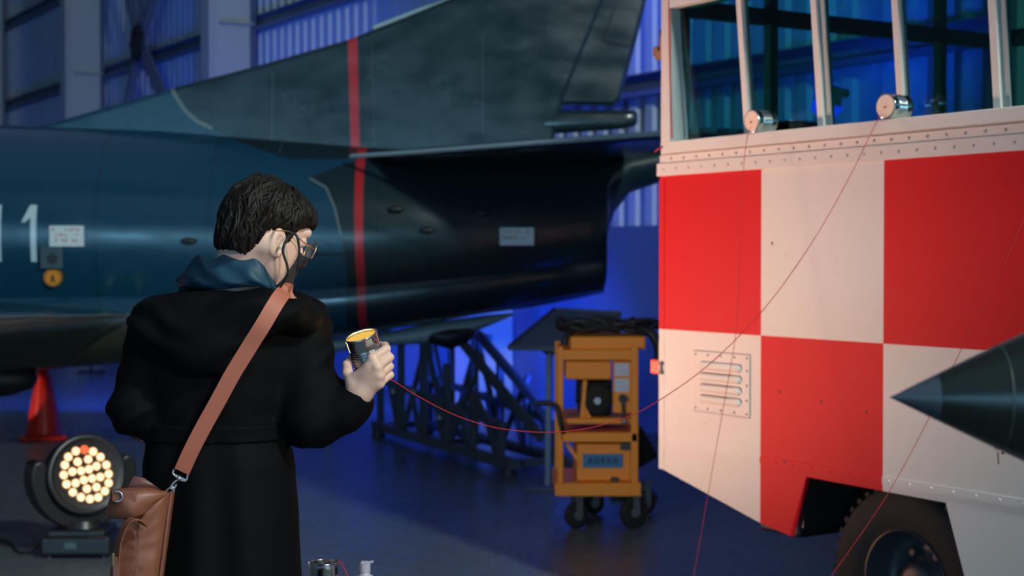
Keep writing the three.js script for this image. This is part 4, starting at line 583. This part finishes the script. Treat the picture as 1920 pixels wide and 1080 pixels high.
  { const tufts = []; for (let i = 0; i < 420; i++) { // loose curved locks over the cap
      const an = (rnd() - 0.5) * 4.4, el = -0.45 + rnd() * 1.75, dir = V(Math.sin(an) * Math.cos(el), Math.sin(el), -Math.cos(an) * Math.cos(el));
      let R = 0.125; for (let k = 0; k < 60; k++) { if (hairL(dir.x * R, dir.y * R + 0.01, dir.z * R) < 0) break; R -= 0.001; }
      if (R < 0.07) continue;
      const P = (x, y, z, lift) => V(x * (R + lift), y * (R + lift) + 0.01, z * (R + lift)), sw = (rnd() - 0.5) * 0.5, ln = 0.16 + rnd() * 0.2, pts = [];
      for (let k = 0; k < 4; k++) { const e2 = el - k * ln * 0.9, a2 = an + sw * k * 0.4 + 0.1 * Math.sin(k * 2 + i), d2 = V(Math.sin(a2) * Math.cos(e2), Math.sin(e2), -Math.cos(a2) * Math.cos(e2)); let R2 = 0.13; for (let m = 0; m < 60; m++) { if (hairL(d2.x * R2, d2.y * R2 + 0.01, d2.z * R2) < 0) break; R2 -= 0.001; } if (R2 < 0.065) break; pts.push(V(d2.x * (R2 + 0.0015 - k * 0.0004), d2.y * (R2 + 0.0015) + 0.01, d2.z * (R2 + 0.0015 - k * 0.0004))); }
      if (pts.length < 3) continue;
      const wp = pts.map((p) => hw(p.x, p.y, p.z)), g = tube(wp, 0.0026 + rnd() * 0.0018, 8, 5), pa = g.attributes.position, cen = new THREE.CatmullRomCurve3(wp);
      for (let v = 0; v < pa.count; v++) { const ringI = Math.floor(v / 6), t = ringI / 8, c = cen.getPointAt(t), s = Math.max(0.08, Math.sin(Math.PI * (0.15 + 0.85 * t))); pa.setXYZ(v, c.x + (pa.getX(v) - c.x) * s, c.y + (pa.getY(v) - c.y) * s, c.z + (pa.getZ(v) - c.z) * s); }
      g.computeVertexNormals(); tufts.push(g);
    } part('locks', L(join(tufts)), M.hair, hair); }
  // face mask: a shell over mouth and chin, with ear loops
  const maskL = (r, u, f) => { const s = Math.min(headL(r, u, f), 1); return Math.max(Math.abs(smin(s, chin(r, u, f), 0.03) - 0.005) - 0.003, u + 0.028 - 0.12 * Math.max(0, f - 0.07), -u - 0.122, 0.066 + (u + 0.08) * 0.3 - f); };
  const mk = part('face_mask', L(nets(toHead(maskL), ...bb([hw(0, -0.08, 0.06)], 0.095), 0.003)), M.mask, person);
  part('ear_loop', [L(tube([q(552, 437, 3.325), q(543, 443, 3.325), q(533, 458, 3.32), q(531, 473, 3.32), q(538, 496, 3.325), q(540, 510, 3.33), q(534, 524, 3.345), q(524, 541, 3.37)], 0.0028, 50, 8)), L(tube([q(552, 437, 3.325), q(557, 444, 3.325), q(561, 470, 3.335), q(559, 497, 3.345), q(557, 510, 3.355)], 0.0026, 40, 8))], M.mask, mk);
  // glasses
  const gl = new THREE.Group(); gl.name = 'glasses'; person.add(gl);
  const rim = (s) => { const pts = []; for (let i = 0; i < 32; i++) { const a = i / 32 * Math.PI * 2; pts.push(hw(s * 0.034 + Math.cos(a) * 0.024, -0.014 + Math.sin(a) * 0.023, 0.107 - 0.12 * Math.abs(s * 0.034 + Math.cos(a) * 0.024) * 0.4)); } return pts; };
  for (const s of [1, -1]) { part('rim', L(tube(rim(s), 0.0012, 60, 6, true)), M.gold, gl); const pts = rim(s), c = hw(s * 0.034, -0.014, 0.1055), g = new THREE.BufferGeometry(); const pos = []; pts.forEach((p, i) => { const n = pts[(i + 1) % 32]; pos.push(...c.toArray(), ...p.toArray(), ...n.toArray()); }); g.setAttribute('position', new THREE.Float32BufferAttribute(pos, 3)); g.computeVertexNormals(); part('lens', L(g), M.lens, gl); part('temple', L(tube([hw(s * 0.058, -0.01, 0.1), hw(s * 0.071, -0.012, 0.07), hw(s * 0.08, -0.008, 0.012), hw(s * 0.081, -0.02, -0.016)], 0.0014, 20, 6)), M.gold, gl); }
  part('bridge', L(tube([hw(-0.011, -0.008, 0.107), hw(0, -0.005, 0.111), hw(0.011, -0.008, 0.107)], 0.0012, 10, 6)), M.gold, gl);
  // coat: torso as stacked ellipses plus sleeves
  const prof = [[516, 455, 44, 0.062], [540, 444, 92, 0.085], [556, 436, 130, 0.1], [575, 430, 155, 0.112], [605, 424, 158, 0.122], [660, 415, 148, 0.13], [720, 410, 140, 0.13], [780, 406, 131, 0.122], [815, 405, 130, 0.118], [870, 409, 142, 0.13], [985, 416, 148, 0.145], [1080, 418, 150, 0.155], [1300, 420, 168, 0.18], [1430, 420, 175, 0.19]].map(([py, cx, a, b]) => { const p = q(cx, py); return [p.y, p.x, a * ZT / FPX, b]; });
  const torsoF = (x, y, z) => {
    let i = 0; while (i < prof.length - 2 && y < prof[i + 1][0]) i++;
    const A = prof[i], B = prof[i + 1]; let t = (A[0] - y) / (A[0] - B[0]); t = t < 0 ? 0 : t > 1 ? 1 : t; t = t * t * (3 - 2 * t) * 0.5 + t * 0.5;
    const cx = A[1] + (B[1] - A[1]) * t, a = A[2] + (B[2] - A[2]) * t, b = A[3] + (B[3] - A[3]) * t, u = (x - cx) / a, w = (z + ZT + 0.02) / b, k = (Math.abs(u) ** 2.3 + Math.abs(w) ** 2.3) ** (1 / 2.3);
    const fold = y < prof[7][0] ? 0.006 * Math.sin(u * 9 + 2 * nz3(x * 6, y * 2, 1)) * Math.min(1, (prof[7][0] - y) * 4) : 0.004 * nz3(x * 14 + y * 9, y * 12, 3) + 0.003 * Math.sin((x * 0.8 + y) * 70 + 3 * nz3(x * 9, y * 9, 2)) * Math.max(0, nz3(x * 5, y * 5, 8));
    return Math.max((k - 1) * Math.min(a, b) * 0.9 + fold, y - prof[0][0], prof[prof.length - 1][0] - y);
  };
  const slv = [[cone(J.shL.clone().add(V(0.012, 0.0, 0)), J.elL.clone().add(V(0.002, 0.002, 0)), 0.062, 0.053)], [cone(J.elL, J.wrL, 0.054, 0.05)], [cone(J.shR, q(584, 785, 3.45), 0.068, 0.062)], [cone(q(586, 782, 3.45), q(640, 768, 3.45), 0.063, 0.056)], [cone(q(640, 765, 3.45), q(660, 756, 3.447), 0.055, 0.05)]].flat();
  const cuffN = V(0.62, 0.72, 0.1).normalize(), cuffP = q(664, 754, 3.445), cuff = cone(q(650, 762, 3.446), q(674, 741, 3.436), 0.046, 0.0345), cuffEnd = q(678, 737, 3.434);
  const sleeveF = (x, y, z) => { let d = Math.min(smin(slv[0](x, y, z), slv[1](x, y, z), 0.03), 1); const up = smin(slv[2](x, y, z), slv[3](x, y, z), 0.03), fo = Math.max(smin(slv[4](x, y, z), cuff(x, y, z), 0.012), (x - cuffEnd.x) * cuffN.x + (y - cuffEnd.y) * cuffN.y + (z - cuffEnd.z) * cuffN.z); const e = smin(up, fo, 0.012); const wr = 0.006 * Math.sin(y * 95 - x * 60 + 4 * nz3(x * 9, y * 9, z * 9)) * Math.max(0, 0.4 + nz3(x * 7 + 3, y * 7, z * 7)); return Math.min(d, e) + wr; };
  const coatF = (x, y, z) => smin(torsoF(x, y, z), sleeveF(x, y, z), 0.028);
  part('coat', L(nets(coatF, V(base.x - 0.34, 0.4, -ZT - 0.4), V(base.x + 0.4, 1.56, -ZT + 0.22), 0.0062)), M.coat, person);
  const hit = (px, py, f = coatF, off = 0) => { let z = 3.0; for (let k = 0; k < 200; k++) { const p = at(px, py, z), d = f(p.x, p.y, p.z); if (d < 0.0004) break; z += d * 0.7; if (z > 3.9) break; } return at(px, py, z - off); };
  // hood lying on the back
  const hoodParts = [[ell(q(385, 610, 3.355), 0.15, 0.075, 0.042)], [ell(q(390, 655, 3.34), 0.085, 0.06, 0.034)], [ell(q(302, 602, 3.4), 0.07, 0.048, 0.056)], [ell(q(480, 585, 3.36), 0.1, 0.05, 0.05)], [ell(q(558, 594, 3.42), 0.054, 0.042, 0.062)]].flat();
  const hoodF = (x, y, z) => { let d = 1; for (const h of hoodParts) d = smin(d, h(x, y, z), 0.03); const p = 0.007 * Math.sin((y - 0.6 * Math.abs(x - q(388, 0).x)) * 85 + 2.5 * nz3(x * 10, y * 10, z * 10)); return d + p * Math.max(0, 0.5 + nz3(x * 8, y * 8, 5)); };
  part('hood', L(nets(hoodF, V(q(235, 0).x, q(0, 730).y, -3.52), V(q(625, 0).x, q(0, 525).y, -3.25), 0.005)), M.coat, person);
  const outer = (x, y, z) => Math.min(coatF(x, y, z), hoodF(x, y, z));
  // belt with a hanging loop
  const yb = q(0, 806).y; part('belt', L(nets((x, y, z) => Math.max(Math.abs(torsoF(x, y, z) - 0.003) - 0.003, Math.abs(y - yb) - 0.02), V(base.x - 0.22, yb - 0.04, -ZT - 0.22), V(base.x + 0.2, yb + 0.04, -ZT + 0.16), 0.004)), M.coat, person);
  part('belt_loop', L(tube([q(534, 786, 3.42), q(537, 800, 3.42), q(534, 815, 3.42), q(529, 812, 3.42), q(530, 795, 3.42)], 0.0022, 30, 6)), M.coat, person);
  // satin hood lining folded round the neck: rows from lower edge over the fold to the inside
  { const top = [[332, 523, 3.5], [352, 500, 3.45], [373, 477, 3.41], [392, 491, 3.385], [412, 481, 3.375], [428, 474, 3.37], [450, 474, 3.365], [474, 481, 3.36], [494, 494, 3.37], [508, 514, 3.385], [518, 532, 3.4], [530, 549, 3.43]], bot = [[331, 527, 3.49], [346, 528, 3.44], [366, 530, 3.395], [388, 532, 3.365], [410, 532, 3.35], [430, 530, 3.34], [450, 528, 3.335], [470, 527, 3.335], [488, 529, 3.34], [504, 535, 3.355], [517, 542, 3.375], [531, 551, 3.42]];
    const cols = top.map((t, i) => { const a = q(...t), b = q(...bot[i]), m = a.clone().lerp(b, 0.5), out = V(0, 0.0, 0.008 + 0.004 * Math.sin(i * 1.9)); const inn = a.clone().add(V(0, 0, -0.035)), low = b.clone().add(V(0, -0.012, -0.012)); return new THREE.CatmullRomCurve3([low, b, m.clone().add(out), a.clone().add(V(0, 0, 0.004)), a.clone().add(V(0, -0.004, -0.01)), inn.clone().add(V(0, -0.05, -0.004)), low.clone().add(V(0, 0.0, -0.03))]); });
    const R = 40, N = 72, rows = []; for (let r = 0; r < R; r++) { const u = r / R; const line = new THREE.CatmullRomCurve3(cols.map((c) => c.getPoint(u)), false, 'catmullrom', 0.5); rows.push(line.getPoints(N - 1)); }
    const rings = []; for (let i = 0; i < N; i++) rings.push(rows.map((r, j) => { const p = r[i].clone(); p.z += 0.004 * Math.sin(i * 0.35 + j * 0.5) * Math.sin(j / R * Math.PI); return p; }));
    const g = loft(rings.map((r) => r)); part('hood_lining', L(g), M.satin, person, 'teal satin lining folded out'); }
  // legs and shoes below the picture
  const legF = (x, y, z) => { let d = smin(cone(J.hipL, J.kneeL, 0.09, 0.065)(x, y, z), cone(J.kneeL, J.anL, 0.065, 0.055)(x, y, z), 0.02); return d; };
  for (const [h, k, a] of [[J.hipL, J.kneeL, J.anL], [J.hipR, J.kneeR, J.anR]]) { const c1 = cone(h, k, 0.088, 0.064), c2 = cone(k, a, 0.064, 0.056); part('trouser_leg', L(nets((x, y, z) => Math.max(smin(c1(x, y, z), c2(x, y, z), 0.02), a.y + 0.02 - y), ...bb([h, a], 0.12), 0.012)), M.trousers, person);
    const s1 = cone(a.clone().add(V(0, -0.012, 0.02)), a.clone().add(V(0.04, -0.03, -0.15)), 0.046, 0.036); part('shoe', L(nets((x, y, z) => Math.max(s1(x, y, z), 0.002 - y, y - a.y - 0.04), ...bb([a, V(a.x + 0.05, 0, a.z - 0.17)], 0.07), 0.006)), M.black, person); }
  // ---------------------------------------------------------------- shoulder bag
  const bagBase = q(262, 1190, 3.27), bag = thing('shoulder_bag', 'tan leather shoulder bag with rolled top and strap across the black coat', 'bag', bagBase), B = (g) => g.translate(-bagBase.x, -bagBase.y, -bagBase.z);
  { // strap as a thin ribbon on the coat's back
    const path = [[556, 548], [543, 548], [528, 553], [514, 574], [494, 608], [470, 650], [440, 702], [412, 751], [385, 799], [360, 845], [341, 884]], c0 = path.map(([x, y], i) => (i < 2 ? null : hit(x, y, outer, 0.006)));
    c0[1] = c0[2].clone().add(V(0.006, 0.008, -0.05)); c0[0] = c0[2].clone().add(V(0.01, -0.03, -0.13));
    for (let it = 0; it < 40; it++) for (let i = 3; i < c0.length - 1; i++) { const m = c0[i - 1].clone().add(c0[i + 1]).multiplyScalar(0.5); if (m.z > c0[i].z) c0[i].z = m.z; }
    const cv = new THREE.CatmullRomCurve3(c0), N = 90, rings = []; for (let i = 0; i <= N; i++) { const p = cv.getPointAt(i / N), t = cv.getTangentAt(i / N), nrm = V(0.05, i / N < 0.16 ? 1 - i / N / 0.16 : 0, i / N < 0.16 ? i / N / 0.16 : 1).normalize(), w = V(0, 0, 0).crossVectors(t, nrm).normalize(), n = V(0, 0, 0).crossVectors(w, t).normalize(), a = 0.0172, h = 0.0016; rings.push([p.clone().addScaledVector(w, a).addScaledVector(n, -h), p.clone().addScaledVector(w, a).addScaledVector(n, h), p.clone().addScaledVector(w, -a).addScaledVector(n, h), p.clone().addScaledVector(w, -a).addScaledVector(n, -h)]); }
    const g = loft(rings.map((r) => r)).toNonIndexed(); g.computeVertexNormals(); const strap = part('strap', B(g), M.strap, bag);
    const e = c0[c0.length - 1], x = q(335, 897, -(-3.26)); const K = (px, py, z = 3.285) => q(px, py, z);
    part('strap_ring', B(join([tube([K(326, 880), K(324, 886), K(328, 892), K(346, 902), K(350, 899), K(352, 890)], 0.0022, 30, 8), rod(K(327, 890), K(349, 901), 0.0022)])), M.steel, strap);
    part('swivel_hook', B(join([new THREE.SphereGeometry(0.006, 12, 8).translate(K(336, 897).x, K(336, 897).y, K(0, 0).z), tube([K(334, 899), K(326, 905), K(320, 915), K(325, 917), K(331, 908)], 0.0024, 30, 8), tube([K(325, 911), K(318, 915), K(310, 922), K(308, 927), K(313, 924)], 0.0022, 24, 8)])), M.steel, strap);
    part('bag_ring', B(tube([K(323, 912), K(326, 918), K(324, 925), K(314, 924), K(308, 926)], 0.002, 30, 8)), M.steel, bag);
  }
  const K = (px, py, z = 3.24) => q(px, py, z);
  { // body of the bag: puffed panel with a gusset
    const out = [[322, 922], [317, 962], [311, 1010], [304, 1060], [296, 1120], [286, 1190], [224, 1190], [210, 1130], [209, 1080], [214, 1042], [226, 1000], [240, 965], [276, 940], [304, 930]].map(([a, b]) => { const p = q(a, b, 3.27); return [p.x, p.y]; });
    const cv = new THREE.CatmullRomCurve3(out.map(([x, y]) => V(x, y, 0)), true, 'catmullrom', 0.2), ol = cv.getPoints(120).map((p) => [p.x, p.y]), cen = ol.reduce((s, p) => [s[0] + p[0] / ol.length, s[1] + p[1] / ol.length], [0, 0]);
    const ringAt = (k, z) => ol.map(([x, y]) => V(cen[0] + (x - cen[0]) * k, cen[1] + (y - cen[1]) * (k * 0.4 + 0.6), z + 0.004 * nz3(x * 30, y * 30, z * 20) * (k < 0.97 ? 1 : 0)));
    const g = loft([ringAt(0.3, -3.325), ringAt(0.85, -3.322), ringAt(0.97, -3.31), ringAt(1, -3.28), ringAt(1, -3.262), ringAt(0.985, -3.25), ringAt(0.94, -3.241), ringAt(0.85, -3.233), ringAt(0.7, -3.227), ringAt(0.4, -3.222), ringAt(0.1, -3.22)]);
    part('bag_body', B(g), M.leather, bag);
    part('side_gusset', B(tube([q(321, 926, 3.255), q(313, 985, 3.25), q(305, 1050, 3.25), q(295, 1120, 3.25)], 0.004, 40, 8)), M.leather, bag);
    part('piping', B(tube([q(303, 932, 3.243), q(297, 985, 3.235), q(290, 1040, 3.232), q(276, 1120, 3.232)], 0.0016, 40, 6)), M.leatherDark, bag);
    // rolled top, pinched at the right end
    const ra = [[206, 3.26, 922, 968, 0.02], [212, 3.25, 919, 971, 0.03], [226, 3.24, 916, 973, 0.034], [242, 3.235, 915, 972, 0.036], [258, 3.235, 914, 970, 0.036], [274, 3.238, 914, 962, 0.033], [290, 3.244, 917, 951, 0.026], [304, 3.25, 920, 937, 0.016], [312, 3.255, 921, 929, 0.008]].map(([px, z, t, b, hz], i) => { const r = []; const a = q(px, t, z), c = q(px, b, z), cy = (a.y + c.y) / 2, hy = (a.y - c.y) / 2; for (let j = 0; j < 36; j++) { const an = j / 36 * Math.PI * 2; const cs = Math.cos(an), sn = Math.sin(an); r.push(V(a.x + 0.004 * Math.sin(an * 2 + i), cy + hy * Math.sign(sn) * Math.abs(sn) ** 0.8, -z + hz * Math.sign(cs) * Math.abs(cs) ** 0.8 + 0.003 * nz3(px * 0.06, an * 2, 3))); } return r; });
    part('rolled_top', B(loft(ra)), M.leather, bag);
    part('back_flap', B(loft([[q(238, 916, 3.29), q(251, 893, 3.285), q(270, 896, 3.285), q(304, 920, 3.28)], [q(238, 916, 3.3), q(251, 893, 3.3), q(270, 896, 3.3), q(304, 920, 3.3)]].reverse()).toNonIndexed()), M.leatherDark, bag);
    part('tab', B(new RoundedBoxGeometry(0.05, 0.023, 0.006, 2, 0.002).translate(q(232, 931, 3.2).x, q(232, 931, 3.2).y, -3.204)), M.leather, bag);
    const dr = q(220, 931, 3.196); part('d_ring', B(new THREE.TorusGeometry(0.0105, 0.0021, 8, 28, Math.PI * 1.25).rotateZ(-Math.PI * 0.62).translate(dr.x, dr.y, dr.z)), M.steel, bag);
    // handle
    const hp = [[270, 985, 3.205], [262, 976, 3.19], [250, 973, 3.182], [238, 981, 3.18], [229, 997, 3.18], [223, 1016, 3.182], [220, 1038, 3.185], [219, 1062, 3.19], [220, 1090, 3.2]], hc = new THREE.CatmullRomCurve3(hp.map((a) => q(...a))), rings = []; for (let i = 0; i <= 50; i++) { const p = hc.getPointAt(i / 50), t = hc.getTangentAt(i / 50), w = V(0.62, 0, 0.78), n = V(0, 0, 0).crossVectors(t, w).normalize(), w2 = V(0, 0, 0).crossVectors(n, t).normalize(), a = 0.0115, h = 0.0014; rings.push([[a, -h], [a, h], [-a, h], [-a, -h]].map(([c, d]) => p.clone().addScaledVector(w2, c).addScaledVector(n, d))); }
    const hg = loft(rings).toNonIndexed(); hg.computeVertexNormals(); const handle = part('handle', B(hg), M.leather, bag);
    const bu = q(213, 1049, 3.175); part('buckle', B(join([box(0.006, 0.026, 0.003, bu.x, bu.y, bu.z, 0.001), rod(V(bu.x, bu.y - 0.012, bu.z + 0.003), V(bu.x, bu.y + 0.012, bu.z + 0.003), 0.0016)])), M.gold, handle); part('buckle_strap', B(box(0.012, 0.07, 0.003, bu.x + 0.003, bu.y - 0.03, bu.z - 0.006, 0.001)), M.leatherDark, handle);
  }
  // ---------------------------------------------------------------- the glowing can in the hand
  const rimC = q(676.5, 627.5, 3.45), ax = V(-0.262, 0.922, 0.285).normalize(), cb = rimC.clone().addScaledVector(ax, -0.11);
  const can = thing('tin_can', 'ribbed tin can held in the hand, glowing yellow inside', 'tin can', cb); can.quaternion.setFromUnitVectors(V(0, 1, 0), ax);
  part('can_shell', makeCan(0.0377, 0.11, true), M.tin, can);
  part('glowing_disc', new THREE.CylinderGeometry(0.0325, 0.0325, 0.002, 48).translate(0, 0.102, 0), glow(1, 0.56, 0.06, 0.85), can, 'yellow lit membrane inside the rim');
  areaLight('can_light', lin(1, 0.56, 0.14), LIGHT.can, 0.05, 0.05, rimC.clone().addScaledVector(ax, -0.004), rimC.clone().add(ax));
}
// ---------------------------------------------------------------- red strings
{
  const zat = (x) => 3.47 + (x - 735) / (1650 - 735) * (5.5 - 3.47);
  const S = (name, label, pts, r) => { const p0 = at(...pts[0]); const t = thing(name, label, 'string', p0.clone()); part('thread', tube(pts.map((a) => at(...a).sub(p0)), r, 160, 6), M.string, t); return t; };
  const main = [[702, 706, 3.478], [722, 707, 3.46], [735, 713], [780, 741], [850, 777], [920, 800], [985, 809], [1045, 810], [1120, 799], [1190, 776], [1240, 748], [1330, 683], [1430, 582], [1490, 503], [1545, 418], [1600, 318], [1640, 236], [1652, 214]].map(([x, y, z]) => [x, y, z ?? zat(x)]);
  S('red_string', 'long red string sagging from the held can up to the truck sill', main, 0.0013);
  S('red_string', 'thin red string hanging from the can near the truck rear corner past the vent', [[1407, 238, 6.08], [1401, 258, 6.04], [1393, 330, 6.0], [1387, 480, 5.95], [1380, 620, 5.9], [1355, 770, 5.85], [1327, 930, 5.8], [1302, 1070, 5.75], [1280, 1180, 5.7]], 0.0012);
  S('red_string', 'thin red string slanting past the missile tip and across the truck wheel', [[1985, 250, 4.8], [1930, 385, 4.8], [1860, 545, 4.8], [1800, 660, 4.8], [1740, 787, 4.8], [1665, 925, 4.75], [1560, 1078, 4.7], [1490, 1175, 4.65]], 0.0011);
}
for (const o of [scene]) o.traverse((m) => { if (m.isLight && !m.isRectAreaLight) m.castShadow = true; });
renderer.render(scene, camera);
